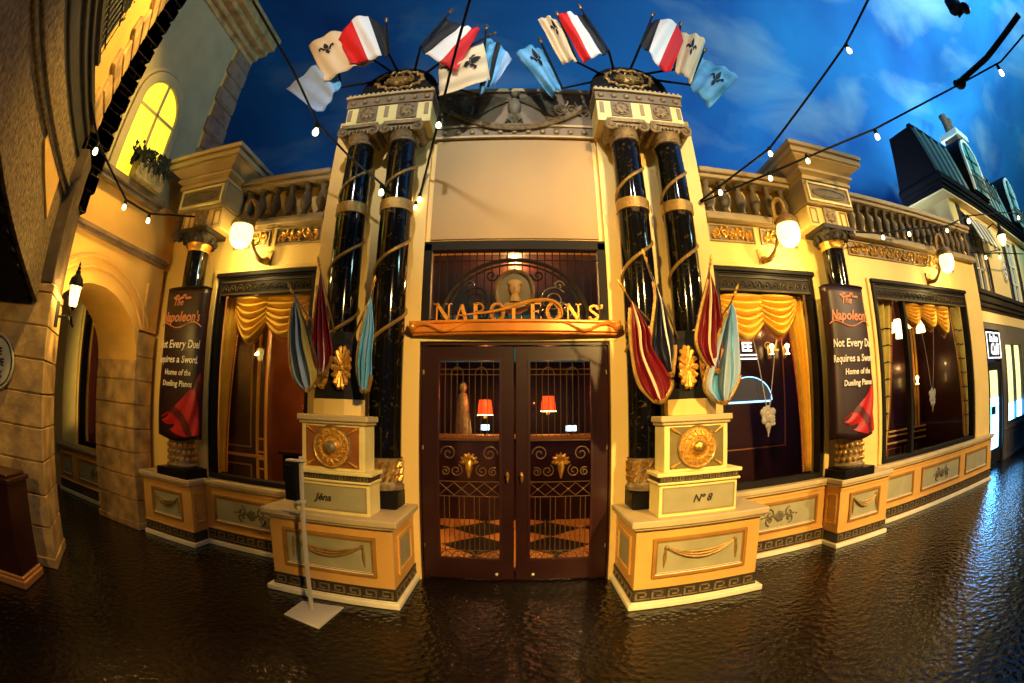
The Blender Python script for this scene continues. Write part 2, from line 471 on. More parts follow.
def fpanel(par, x0, x1, z0, z1, y, orn=None, name='panel', fr='ochre'):
    """framed sunk panel on a face looking towards -y"""
    x0, x1 = min(x0, x1), max(x0, x1)
    f = MB(); f.frame(x0, x1, z0, z1, .028, y - .022, y + .01); f.frame(x0 + .028, x1 - .028, z0 + .028, z1 - .028, .014, y - .012, y + .01)
    fo = f.build('panel_frame', 'frame_brown', par, bevel=.004)
    f = MB(); f.prism([(y - .020, z0 + .012), (y - .020, z0 + .020), (y - .004, z0 + .048), (y, z0 + .012)], 'x', x0 + .02, x1 - .02); f.build('painted_lit_bevel', 'skirt_white', par)  # pale strip: light on the upward bevel put into its colour
    g = MB(); g.box(x0 + .03, x1 - .03, y - .006, y + .005, z0 + .03, z1 - .03)
    po = g.build(name, 'sage', par)
    o = MB(); cx = (x0 + x1) / 2; cz = (z0 + z1) / 2; w = x1 - x0; h = z1 - z0
    if orn == 'spray':
        for s in (1, -1):
            for q in (1, -1):
                p = spiral(cx + s * .13, cz + q * .035, .055, 1.1, PI / 2 * q, s)
                o.tube([(a, y - .012, c) for a, c in p], .009, 5)
            for k in range(5):
                o.ball((cx + s * (.05 + .045 * k), y - .012, cz + .02 * sin(k * 2.3)), .024 - .003 * k, 6, 4, (1.3, .6, .8))
        rosette(o, cx, cz, .06, y - .012, 7, .012)
        o.build('carved_spray', 'olive_carve', par, smooth=True)
    elif orn == 'swag':
        zz = z1 - h * .24
        for k in range(3):
            pts = [(cx + t * w * .36, y - .016 - .006 * k, zz - (1 - t * t) * (h * .18 + .022 * k)) for t in [i / 10 - 1 for i in range(21)]]
            o.tube(pts, [.004 + .007 * (1 - (i / 10 - 1) ** 2) for i in range(21)], 6)
        for s in (1, -1):
            o.ball((cx + s * w * .365, y - .015, zz), .020, 6, 4)
            o.tube([(cx + s * w * .375, y - .012, zz), (cx + s * w * .38, y - .015, zz - h * .25), (cx + s * w * .385, y - .012, zz - h * .5)], [.006, .014, .004], 6)
        o.build('carved_swag', 'garland_gold', par, smooth=True)
    return po

def dado(n, x0, x1, y, panels, yb=0., base=(0, .05), key=(.06, .19)):
    st = struct('trim_%d' % n, ((x0 + x1) / 2, y, 0))
    b = MB(); b.box(x0, x1, y, yb, .05, .69); b.build('wainscot_body', 'ochre', st)
    b = MB(); b.box(x0 - .02, x1 + .02, y - .045, yb, .69, .715); b.box(x0 - .03, x1 + .03, y - .06, yb, .715, .765); b.build('sill', 'stone_sill', st, bevel=.008)
    b = MB(); b.box(x0 - .02, x1 + .02, y - .04, yb, 0, .05); b.build('skirting', 'skirt_white', st, bevel=.006)
    b = MB(); b.box(x0, x1, y - .008, y, key[0], key[1]); b.build('key_frieze_ground', 'key_dark', st)
    b = MB(); keyband(b, x0, x1, key[0] + .01, key[1] - .01, y - .008); b.build('key_frieze', 'antique', st)
    b = MB(); b.box(x0, x1, y - .014, y, key[1], key[1] + .018); b.box(x0, x1, y - .012, y, .645, .66); b.build('bead_mould', 'ochre', st)
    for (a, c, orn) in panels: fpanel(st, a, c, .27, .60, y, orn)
    return st
dado(2, 2.03, 3.42, -.08, [(2.22, 3.30, 'spray')])
dado(3, -3.42, -2.03, -.08, [(-3.30, -2.22, 'spray')])
dado(4, 4.26, 7.72, -.08, [(4.50, 5.15, None), (5.35, 6.48, 'spray'), (6.68, 7.52, None)])
dado(5, -6.95, -4.9, -.08, [(-6.30, -5.1, 'spray'), (-6.85, -6.5, None)])
for n, s in ((6, 1), (7, -1)):
    x0, x1 = sorted((s * 3.42, s * 4.26))
    st = dado(n, x0, x1, -.37, [tuple(sorted((s * 3.57, s * 4.10))) + ('swag',)], key=(.06, .17))
    f = MB(); xx = s * 3.42
    pts = [(-.32, .27), (-.13, .27), (-.13, .60), (-.32, .60)]
    f.ringp(pts, [(-.30, .29), (-.15, .29), (-.15, .58), (-.30, .58)], 'x', xx - s * .016, xx); f.build('side_panel_frame', 'gold_paint', st)
    f = MB(); f.box(xx - s * .006, xx, -.37, -.12, .06, .17); f.build('side_key_ground', 'key_dark', st)

# ------------------------------------------------------------------ windows
def window(n, x0, x1, z0, z1, mull=(), glassy=.05):
    st = struct('window_%d' % n, ((x0 + x1) / 2, 0, z0))
    f = MB(); f.frame(x0, x1, z0, z1, .055, -.035, .10); f.box(x0 - .03, x1 + .03, -.06, 0, z1 - .035, z1 + .015)
    for m in mull: f.box(m - .03, m + .03, -.01, .09, z0, z1)
    f.build('window_frame', 'frame_black', st, bevel=.006)
    h = MB(); h.box(x0 + .05, x1 - .05, -.02, .03, z1 - .24, z1 - .055); h.build('header_board', 'black_paint', st)
    h = MB(); w = x1 - x0 - .14; k = max(6, int(w / .11))
    for i in range(k):
        cx = x0 + .07 + w * (i + .5) / k; r = w / k * .42
        h.tube([(cx + r * cos(PI * t / 8), -.026, z1 - .20 + 1.5 * r * sin(PI * t / 8)) for t in range(9)], .006, 4)
        h.ball((cx, -.026, z1 - .17), .014, 6, 4)
    h.box(x0 + .06, x1 - .06, -.035, -.02, z1 - .245, z1 - .225); h.box(x0 + .06, x1 - .06, -.032, -.02, z1 - .095, z1 - .085)
    h.build('header_arcading', 'header_gilt', st)
    g = MB(); g.box(x0 + .05, x1 - .05, glassy, glassy + .006, z0 + .05, z1 - .23); g.build('pane', 'glass', st)
    return st
window(1, -3.40, -2.05, .77, 3.07)
window(2, 2.05, 3.40, .77, 3.07)
window(3, 4.49, 7.09, .77, 3.07, (5.18,))
window(4, -6.35, -5.25, .79, 2.95)
b = MB(); b.box(-6.86, -6.40, -.07, 0, .77, 3.0); b.box(-6.86, -5.2, -.07, 0, 2.95, 3.25); sobj(b.build('trim_8', 'base_white', bevel=.01))
# rounded reveals beside the shop windows
b = MB()
for s in (1, -1):
    b.box(s * 3.42, s * 3.5, -.03, 0, .77, 3.1); b.box(s * 2.05, s * 3.5, -.03, 0, 3.09, 3.14)
b.box(4.40, 4.46, -.03, 0, .77, 3.1); b.box(7.12, 7.2, -.03, 0, .77, 3.1)
sobj(b.build('trim_9', 'cream', bevel=.01))

# ------------------------------------------------------------------ balustrades
def balustrade(x0, x1, label):
    t = thing('balustrade', label, 'balustrade', ((x0 + x1) / 2, 0, 3.6), 'stone balustrades along the roof edge')
    b = MB(); b.box(x0, x1, -.10, .10, 4.12, 4.17); b.box(x0, x1, -.14, .13, 4.17, 4.235); b.build('top_rail', 'rail_stone', t, bevel=.01)
    b = MB(); b.box(x0, x1, -.12, .12, 3.60, 3.66); b.box(x0, x1, -.09, .09, 3.66, 3.70); b.build('bottom_rail', 'rail_stone', t, bevel=.008)
    n = int(round((x1 - x0) / .197)); d = (x1 - x0) / n
    pr = [(.055, 3.70), (.055, 3.73), (.035, 3.75), (.030, 3.78), (.062, 3.84), (.072, 3.89), (.060, 3.95), (.034, 4.02), (.030, 4.05), (.044, 4.07), (.044, 4.09), (.055, 4.10), (.055, 4.12)]
    m = MB(); m.lathe([(r, z - 3.6) for r, z in pr], 0, 0, 12)
    first = None
    for i in range(n):
        cx = x0 + d * (i + .5) - (x0 + x1) / 2
        if first is None:
            first = m.build('baluster', 'baluster_stone', t, smooth=True, local=True); o = first
        else: o = first.copy(); COL.objects.link(o)
        o.location = (cx, 0, 0); o.parent = t
balustrade(2.03, 3.28, 'short stone balustrade above the window with the blue neon')
balustrade(-3.28, -2.03, 'short stone balustrade above the curtained window next to the stone building')
balustrade(4.06, 7.72, 'long stone balustrade running from capped pier to mansard building')

# carved scroll friezes under the balustrades
def sfrieze(x0, x1, n, label):
    t = thing('scroll_frieze', label, 'carved frieze', ((x0 + x1) / 2, 0, 3.38), 'scroll friezes under the balustrades')
    b = MB(); b.frame(x0, x1, 3.375, 3.575, .018, -.03, 0); b.build('frame', 'rail_stone', t, bevel=.004)
    b = MB(); b.box(x0 + .018, x1 - .018, -.012, 0, 3.393, 3.557); b.build('ground', 'frieze_brown', t)
    b = MB(); scroll(b, x0 + .04, x1 - .04, 3.40, 3.55, -.022, n, .016); b.build('scrolls', 'gold_paint', t, smooth=True)
sfrieze(2.06, 2.66, 5, 'longer carved gold scroll frieze above the window with the blue neon')
sfrieze(2.74, 3.27, 4, 'short carved scroll frieze behind the globe lamp over the neon window')
sfrieze(-2.66, -2.06, 5, 'longer carved gold scroll frieze above the window next to the stone building')
sfrieze(-3.27, -2.74, 4, 'short carved scroll frieze behind the globe lamp nearest the stone arch')
sfrieze(4.15, 6.85, 14, 'long carved scroll frieze above the wide mullioned window')

# ------------------------------------------------------------------ capped piers with black half columns
for s in (1, -1):
    sd = 'right' if s > 0 else 'left'
    t = thing('capped_pier', 'flared cornice pier top above the dark banner %s' % ('nearer the mansard house' if s > 0 else 'next to the stone building'), 'pier', (s * 3.67, -.05, 3.55), 'flared pier tops')
    b = MB(); b.box(s * 3.30, s * 3.97, -.33, .1, 3.55, 3.80); b.build('lower_block', 'cream', t, bevel=.006)
    for a, c in ((3.33, 3.44), (3.83, 3.94)):
        b = MB(); b.frame(s * a, s * c, 3.585, 3.775, .012, -.345, -.33); b.build('slot_frame', 'rail_stone', t)
    b = MB(); b.box(s * 3.54, s * 3.74, -.36, -.33, 3.56, 3.79); rosette(b, s * 3.64, 3.68, .07, -.365, 8, .015); b.build('center_boss', 'antique', t, smooth=True)
    b = MB(); b.box(s * 3.27, s * 4.05, -.40, .35, 3.80, 4.10); b.build('panel_block', 'rail_stone', t, bevel=.005)
    b = MB(); b.frame(s * 3.31, s * 4.01, 3.83, 4.075, .025, -.425, -.40); b.build('panel_frame', 'base_white', t)
    b = MB(); b.box(s * 3.335, s * 3.985, -.408, -.40, 3.855, 4.05); b.build('panel', 'frieze_brown', t)
    b = MB(); b.tube([(s * 3.66 + .27 * cos(a * PI / 10), -.412, 3.953 + .062 * sin(a * PI / 10)) for a in range(20)], .010, 5, True)
    b.ball((s * 3.66, -.410, 3.953), 1, 14, 8, (.24, .014, .05)); b.build('oval_ornament', 'olive_carve', t, smooth=True)
    prof = [(0, 4.10), (.05, 4.10), (.05, 4.14), (.025, 4.145), (.025, 4.165), (.09, 4.20), (.09, 4.23), (.06, 4.235), (.06, 4.25), (.18, 4.34), (.18, 4.36), (.215, 4.365), (.215, 4.42), (.195, 4.425), (.195, 4.44), (.235, 4.45), (.235, 4.50), (0, 4.50)]
    b = MB(); vs = []
    for d, z in prof:
        xa, xb = 3.32 - d * 1.1, 4.02 + d * 1.1
        if d == 0: xa, xb = 3.4, 3.95
        ya, yb = (-.38 - d * .95, .35 + d) if d else (-.3, .3)
        vs += [(s * xa, ya, z), (s * xb, ya, z), (s * xb, yb, z), (s * xa, yb, z)]
    fs = []
    for j in range(len(prof) - 1):
        for i in range(4): fs.append((j * 4 + i, j * 4 + (i + 1) % 4, j * 4 + 4 + (i + 1) % 4, j * 4 + 4 + i))
    fs += [(0, 1, 2, 3), tuple(len(vs) - 4 + i for i in range(4))]
    b.add(vs, fs); b.build('flared_cornice', 'cap_stone', t)
    # column
    t = thing('pier_column', 'slim black marble column half hidden by the banner %s' % ('near the mullioned window' if s > 0 else 'next to the stone building'), 'column', (s * 3.67, -.24, .765), 'slim black columns of the capped piers')
    b = MB(); b.box(s * 3.43, s * 3.93, -.425, 0, .765, .86); b.build('plinth', 'black_paint', t, bevel=.006)
    b = MB(); cx = s * 3.67; cy = -.22
    b.lathe([(.17, .86), (.19, .875), (.20, .90), (.175, .915), (.165, .93), (.165, 1.16), (.18, 1.18), (.18, 1.21)], cx, cy, 28); b.build('gilded_base', 'antique', t, smooth=True)
    b = MB()
    for k in range(16):
        a = 2 * PI * k / 16
        for q in range(3):
            b.ball((cx + .168 * cos(a + q * .1), cy + .168 * sin(a + q * .1), .965 + q * .075), .027, 6, 4)
    b.build('gilded_leaves', 'gold', t, smooth=True)
    b = MB(); b.lathe([(.142, 1.21), (.142, 3.33)], cx, cy, 28); b.build('shaft', 'marble', t, smooth=True)
    b = MB(); b.lathe([(.145, 3.30), (.155, 3.32), (.155, 3.37), (.17, 3.39)], cx, cy, 24); b.build('neck_ring', 'gold', t, smooth=True)
    b = MB(); b.lathe([(.165, 3.385), (.20, 3.44), (.22, 3.50)], cx, cy, 20); b.box(cx - .25, cx + .25, cy - .22, cy + .2, 3.50, 3.55)
    for q in (1, -1):
        b.tube([(cx + q * .21 + .05 * (1 - t * .06) * cos(t * .6), cy - .2, 3.45 + .05 * (1 - t * .06) * sin(t * .6)) for t in range(14)], .018, 6)
        b.ball((cx + q * .21, cy - .19, 3.45), .05, 8, 6)
    for k in range(10):
        a = 2 * PI * k / 10; b.ball((cx + .2 * cos(a), cy + .2 * sin(a), 3.43), .04, 6, 4, (1, 1, 1.3))
    b.build('capital', 'dark_mould', t, smooth=True)

# ------------------------------------------------------------------ centre towers: entablature, columns
def volute(b, cx, y, cz, r, q):
    p = spiral(cx, cz, r, 1.5, PI / 2, q, 20)
    b.tube([(a, y, c) for a, c in p], [.022 * (1 - .5 * k / 20) for k in range(21)], 6)
    b.ball((cx, y, cz), r * .3, 8, 5)
for s in (1, -1):
    sd = 'right' if s > 0 else 'left'
    t = thing('tower_entablature', 'cream entablature block with round bosses over the columns behind the %s' % ('No 8 pedestal' if s > 0 else 'dispenser stand'), 'entablature', (s * 1.35, -.1, 4.56), 'entablature blocks over the column pairs')
    b = MB(); b.box(s * .855, s * 1.80, -.47, .1, 4.50, 4.775); b.build('frieze_block', 'base_white', t, bevel=.005)
    b = MB(); b.box(s * .845, s * 1.815, -.49, .1, 4.775, 4.895); b.build('boss_band', 'frieze_brown', t, bevel=.004)
    b = MB(); b.box(s * .835, s * 1.83, -.52, .1, 4.895, 4.925)
    for i in range(18):
        xx = .85 + i * .0545; b.box(s * xx, s * (xx + .028), -.52, -.48, 4.925, 4.945)
    b.build('top_cornice', 'stone_sill', t, bevel=.004)
    bo = MB(); bo.ball((0, 0, 0), .036, 10, 6, (1, .7, 1)); f = None
    for i in range(7):
        if f is None: f = bo.build('boss', 'antique', t, smooth=True, local=True); o = f
        else: o = f.copy(); COL.objects.link(o)
        o.parent = t; o.location = (s * (.91 + i * .139) - s * 1.35, -.49 + .1, 4.835 - 4.56)
    for xx in (1.115, 1.555):
        b = MB(); b.box(s * (xx - .11), s * (xx + .11), -.482, -.47, 4.56, 4.765); b.build('rosette_panel', 'frieze_brown', t)
        b = MB(); rosette(b, s * xx, 4.665, .075, -.490, 8, .012); b.tube([(s * xx + .085 * cos(a), -.487, 4.665 + .085 * sin(a)) for a in [i * PI / 8 for i in range(16)]], .008, 5, True)
        b.build('rosette', 'antique', t, smooth=True)
    b = MB()
    for a, c in ((.885, .93), (1.32, 1.365), (1.74, 1.785)):
        b = MB(); b.box(s * a, s * c, -.478, -.47, 4.60, 4.75); b.build('slot', 'rail_stone', t)
    # crest
    t = thing('crest', 'black half round crest with gilt wreath atop the tower behind the %s' % ('No 8 pedestal' if s > 0 else 'dispenser stand'), 'crest', (s * 1.29, -.36, 4.93), 'black wreath crests')
    b = MB(); arc = [(s * 1.27 + .45 * cos(PI * k / 20), 4.93 + .45 * sin(PI * k / 20) ** .8) for k in range(21)]
    b.prism(arc, 'y', -.42, -.26); b.build('backboard', 'black_paint', t, bevel=.01)
    b = MB()
    for k in range(26):
        a = PI * .5 + (2 * PI) * (k + .5) / 26
        px, pz = s * 1.27 + .265 * cos(a), 5.17 + .125 * sin(a)
        st = len(b.v); b.ball((0, 0, 0), 1, 8, 5, (.050, .016, .020)); b.xf(Matrix.Translation((px, -.435, pz)) @ Matrix.Rotation(-(a + PI / 2 + .5 * (1 if k % 2 else -1)), 4, 'Y'), st)
    b.build('wreath', 'garland_gold', t, smooth=True)
    b = MB(); b.ball((s * 1.27, -.42, 5.17), 1, 14, 8, (.15, .03, .075)); scroll(b, s * 1.27 - .17, s * 1.27 + .17, 5.10, 5.25, -.45, 3, .012); b.build('emblem', 'garland_gold', t, smooth=True)
    # columns
    for k, xx in enumerate((1.135, 1.60)):
        cx, cy = s * xx, -.34
        pos = 'the one beside the door' if k == 0 else 'the one away from the door'
        t = thing('marble_column', 'black marble column with gold spiral behind the %s, %s' % ('No 8 pedestal' if s > 0 else 'dispenser stand', pos), 'column', (cx, cy, .77), 'four black marble columns with gold spirals')
        b = MB(); b.box(cx - .145, cx + .145, cy - .145, cy + .145, .77, .93); b.build('plinth', 'black_paint', t, bevel=.015)
        b = MB(); b.lathe([(.14, .93), (.168, .94), (.172, .97), (.156, .99), (.150, 1.01), (.150, 1.20), (.160, 1.22)], cx, cy, 28); b.build('base_drum', 'antique', t, smooth=True)
        b = MB()
        for q in range(18):
            a = 2 * PI * q / 18
            for j in range(3): b.tube([(cx + .154 * cos(a + .1 * j), cy + .154 * sin(a + .1 * j), 1.02 + .062 * j), (cx + .160 * cos(a + .17 + .1 * j), cy + .160 * sin(a + .17 + .1 * j), 1.065 + .062 * j)], .013, 4)
        b.build('gilt_leaves', 'gold', t, smooth=True)
        b = MB(); b.lathe([(.147, 1.22), (.155, 2.4), (.152, 3.4), (.140, 4.32)], cx, cy, 36); b.build('shaft', 'marble', t, smooth=True)
        b = MB(); b.lathe([(.150, 3.475), (.164, 3.48), (.166, 3.535), (.164, 3.59), (.150, 3.595)], cx, cy, 36); b.build('gold_band', 'garland_gold', t, smooth=True)
        b = MB()
        def rad(z): return .155 if z < 2.6 else .155 - (z - 2.6) * .0075
        for z0, z1, zf in ((2.15, 3.48, 3.02), (3.59, 4.30, 3.83)):
            n = int((z1 - z0) * 40); pts = []
            for i in range(n + 1):
                z = z0 + (z1 - z0) * i / n; a = -PI / 2 + (z - zf) * 2 * PI / .70
                pts.append((cx + (rad(z) + .004) * cos(a), cy + (rad(z) + .004) * sin(a), z))
            b.tube(pts, .017, 6)
        b.build('spiral_garland', 'garland_gold', t, smooth=True)
        b = MB(); b.lathe([(.142, 4.27), (.155, 4.28), (.155, 4.30), (.147, 4.31), (.165, 4.35), (.185, 4.385)], cx, cy, 28)
        b.box(cx - .2, cx + .2, cy - .19, cy + .2, 4.455, 4.50); b.box(cx - .17, cx + .17, cy - .165, cy + .17, 4.38, 4.46)
        for q in (1, -1):
            volute(b, cx + q * .165, cy - .195, 4.395, .062, -q); b.tube([(cx + q * .165, cy - .18, 4.395), (cx + q * .165, cy + .15, 4.395)], .052, 10)
        for q in range(5): b.ball((cx - .08 + .04 * q, cy - .19, 4.405), .017, 6, 4)
        b.build('capital', 'antique', t, smooth=True)

# ------------------------------------------------------------------ middle frieze with eagle
t = thing('eagle_frieze', 'brown relief frieze with spread eagle and garland above the beige middle panel', 'carved frieze', (0, -.1, 4.5))
b = MB(); b.box(-.86, .86, -.10, .0, 4.50, 5.15); b.build('ground', 'frieze_brown', t)
b = MB(); b.box(-.87, .87, -.135, .0, 5.15, 5.20); b.box(-.86, .86, -.12, -.1, 4.64, 4.665); b.box(-.86, .86, -.125, -.08, 4.49, 4.51); b.build('mouldings', 'stone_sill', t)
bo = MB(); bo.ball((0, 0, 0), .034, 8, 6, (1, .6, 1)); f = None
for px, pz in [(-.76 + i * .152, 4.575) for i in range(11)] + [(-.76 + i * .152, 5.085) for i in (0, 1, 2, 8, 9, 10)]:
    if f is None: f = bo.build('boss', 'antique', t, smooth=True, local=True); o = f
    else: o = f.copy(); COL.objects.link(o)
    o.parent = t; o.location = (px, -.105 + .1, pz - 4.5)
b = MB(); b.ball((0, -.12, 4.92), 1, 12, 8, (.075, .05, .14)); b.ball((.01, -.14, 5.09), .05, 10, 8); b.tube([(.03, -.16, 5.09), (.075, -.17, 5.08)], [.02, .004], 6)
for s in (1, -1):
    for k in range(9):
        u = k / 8; x0 = .05 + .16 * u; L_ = .40 - .16 * u
        b.tube([(s * x0, -.115, 5.02 - .12 * u * .6), (s * (x0 + L_ * .6), -.13, 5.05 + .03 - .24 * u), (s * (x0 + L_), -.11, 5.09 - .30 * u)], [.022, .026, .006], 6)
    b.tube([(s * .03, -.12, 4.80), (s * .07, -.13, 4.72)], [.03, .02], 6)
for k in range(5): b.tube([((k - 2) * .02, -.115, 4.82), ((k - 2) * .045, -.12, 4.70)], [.02, .012], 5)
b.build('eagle', 'olive_carve', t, smooth=True)
b = MB()
for k in range(2):
    b.tube([(x_ / 10 * .8, -.125, 4.60 + .03 * k + .30 * abs(x_ / 10) ** 2.0) for x_ in range(-10, 11)], [.012 + .016 * (1 - (x_ / 10) ** 2) for x_ in range(-10, 11)], 6)
for s in (1, -1): scroll(b, *sorted((s * .45, s * .83)), 4.80, 5.02, -.115, 3, .014)
b.build('garland', 'antique', t, smooth=True)
# ================================================================== pedestals
for s in (1, -1):
    sd = 'right' if s > 0 else 'left'
    t = thing('stepped_pedestal', 'stepped cream and orange pedestal with medallion %s' % ('with black No 8 lettering' if s > 0 else 'behind the dispenser stand'), 'pedestal', (s * 1.49, -.5, 0), 'stepped pedestals beside the door')
    b = MB(); b.box(s * .935, s * 2.045, -.875, -.125, .10, .69); b.build('base_block', 'ochre', t, bevel=.004)
    b = MB(); b.box(s * .905, s * 2.085, -.92, -.125, .69, .712); b.box(s * .885, s * 2.105, -.94, -.125, .712, .77); b.build('base_slab', 'stone_sill', t, bevel=.01)
    b = MB(); b.box(s * .895, s * 2.12, -.92, -.125, 0, .05); b.box(s * .915, s * 2.08, -.90, -.125, .05, .065); b.build('skirting', 'skirt_white', t, bevel=.01)
    b = MB(); b.box(s * .925, s * 2.055, -.885, -.125, .065, .175); b.build('key_frieze_ground', 'key_dark', t)
    b = MB(); keyband(b, s * .935, s * 2.045, .07, .17, -.885)
    h = .1; n = 6
    for i in range(n):
        y0 = -.87 + i * .125; xx = s * .925; d = s * .006
        b.box(xx - d, xx, y0, y0 + .012, .085, .15); b.box(xx - d, xx, y0, y0 + .09, .145, .157); b.box(xx - d, xx, y0 + .08, y0 + .092, .11, .15); b.box(xx - d, xx, y0, y0 + .12, .078, .088)
    b.build('key_frieze', 'antique', t)
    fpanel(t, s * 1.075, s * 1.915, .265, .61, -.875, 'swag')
    # door-side panel
    xx = s * .935
    f = MB(); o_ = [(-.75, .265), (-.27, .265), (-.27, .61), (-.75, .61)]; i_ = [(-.71, .305), (-.31, .305), (-.31, .57), (-.71, .57)]
    f.ringp(o_, i_, 'x', xx - s * .018, xx); f.build('side_panel_frame', 'ochre', t, bevel=.004)
    f = MB(); f.box(xx - s * .005, xx, -.70, -.32, .31, .565); f.build('side_panel', 'sage', t)
    # tier two with number
    b = MB(); b.box(s * 1.12, s * 1.81, -.845, -.56, .77, 1.035); b.build('middle_tier', 'base_white', t, bevel=.006)
    b = MB(); b.frame(s * 1.145, s * 1.785, .80, 1.01, .012, -.852, -.845); b.build('middle_tier_frame', 'rail_stone', t)
    b = MB(); b.box(s * 1.158, s * 1.772, -.849, -.845, .813, .997); b.build('number_panel', 'sage', t)
    b = MB(); b.text('Nº 8' if s > 0 else 'Jéna', .085, lambda x, y, z: (s * 1.465 + (.02 if s > 0 else -.06) + x, -.853 - z, .878 + y), .003, shear=.35, bold=.002); b.build('painted_lettering', 'key_dark', t)
    b = MB(); b.box(s * 1.10, s * 1.83, -.87, -.56, 1.035, 1.055); b.box(s * 1.09, s * 1.84, -.88, -.56, 1.10, 1.13); b.build('middle_slab', 'base_white', t, bevel=.005)
    b = MB(); b.box(s * 1.115, s * 1.815, -.86, -.56, 1.055, 1.10); b.build('middle_key_ground', 'key_dark', t)
    b = MB(); keyband(b, s * 1.12, s * 1.81, 1.057, 1.099, -.86, .004); b.build('middle_key_frieze', 'antique', t)
    # tier three with medallion
    b = MB(); b.box(s * 1.16, s * 1.72, -.83, -.57, 1.13, 1.50); b.build('upper_tier', 'base_white', t, bevel=.006)
    b = MB(); b.box(s * 1.14, s * 1.74, -.85, -.57, 1.50, 1.525); b.box(s * 1.125, s * 1.755, -.865, -.57, 1.525, 1.575); b.build('upper_slab', 'stone_sill', t, bevel=.008)
    b = MB(); b.box(s * 1.205, s * 1.675, -.838, -.83, 1.155, 1.485); b.build('medallion_panel', 'medal_orange' if s < 0 else 'medal_olive', t)
    b = MB(); mx, mz = s * 1.44, 1.32; y0 = -.842
    prof = [(.165, 0), (.16, .012), (.15, .006), (.142, .016), (.095, .022), (.085, .012), (.075, .022), (.055, .040), (.03, .052), (0, .055)]
    st = len(b.v); b.lathe([(r, z) for r, z in prof], 0, 0, 32); b.xf(Matrix.Translation((mx, y0, mz)) @ Matrix.Rotation(PI / 2, 4, 'X'), st)
    for k in range(16): a = 2 * PI * k / 16; b.tube([(mx + .1 * cos(a), y0 - .022, mz + .1 * sin(a)), (mx + .14 * cos(a + .2), y0 - .020, mz + .14 * sin(a + .2))], [.012, .006], 5)
    md = b.build('medallion', 'gold_paint', t, smooth=True)
    b = MB(); b.ball((mx, y0 - .045, mz), .055, 14, 8, (1, .55, 1)); b.build('medallion_boss', 'antique' if s < 0 else 'gold', md, smooth=True)
    b = MB(); b.tube([(mx + .128 * cos(q * PI / 16), y0 - .014, mz + .128 * sin(q * PI / 16)) for q in range(32)], .006, 5, True); b.tube([(mx + .168 * cos(q * PI / 16), y0 - .006, mz + .168 * sin(q * PI / 16)) for q in range(32)], .008, 5, True); b.build('medallion_rim', 'antique', md, smooth=True)
    for q in (1, -1):
        for w in (1, -1):
            b = MB(); b.tube([(mx + q * .225, y0 - .002, mz + w * .155), (mx + q * .15, y0 - .014, mz + w * .11)], [.013, .004], 6); b.build('corner_dart', 'gold_paint', t, smooth=True)
    # cream and black octagonal block with shells
    def octa(cx, cy, r, z0, z1, bb, sy=.62):
        pts = [(cx + r * cos(PI / 8 + k * PI / 4), cy + r * sy * sin(PI / 8 + k * PI / 4)) for k in range(8)]
        bb.prism(pts, 'z', z0, z1)
    b = MB(); octa(s * 1.435, -.70, .235, 1.575, 1.705, b, .55); b.build('octagon_foot', 'cream', t, bevel=.004)
    b = MB()
    rr = [(.23, 1.705), (.215, 1.95), (.19, 2.15), (.14, 2.20), (.12, 2.26)]; vs = []; fs = []
    for r, z in rr:
        for k in range(8): a = PI / 8 + k * PI / 4; vs.append((s * 1.435 + r * cos(a), -.70 + r * .55 * sin(a), z))
    for j in range(len(rr) - 1):
        for k in range(8): fs.append((j * 8 + k, j * 8 + (k + 1) % 8, j * 8 + 8 + (k + 1) % 8, j * 8 + 8 + k))
    fs += [tuple(range(8)), tuple(32 + k for k in range(8))]
    b.add(vs, fs); b.build('black_shell_block', 'shell_black', t)
    for nm, (cx, cy, an, w) in (('front', (s * 1.365, -.835, 0, 1)), ('side', (s * 1.53, -.815, s * .70, 1))):
        b = MB()
        for k in range(14):
            a = 2 * PI * k / 14; dx, dz = .085 * cos(a), .180 * sin(a); L_ = math.hypot(dx, dz)
            b.tube([(0, -.004, 0), (dx * .5, -.016, dz * .5), (dx * .88, -.014, dz * .88), (dx, -.002, dz)], [.006, .015, .025 if abs(sin(a)) > .3 else .030, .006], 6)
        b.prism([(.07 * cos(2 * PI * k / 20), .155 * sin(2 * PI * k / 20)) for k in range(20)], 'y', -.006, .012)
        b.ball((0, -.014, 0), .024, 8, 6, (1, .6, 1.5))
        b.xf(Matrix.Translation((cx, cy, 1.955)) @ Matrix.Rotation(an, 4, 'Z') @ Matrix.Rotation(-.06, 4, 'X'))
        b.build('gilt_shell', 'gold_paint', t, smooth=True)

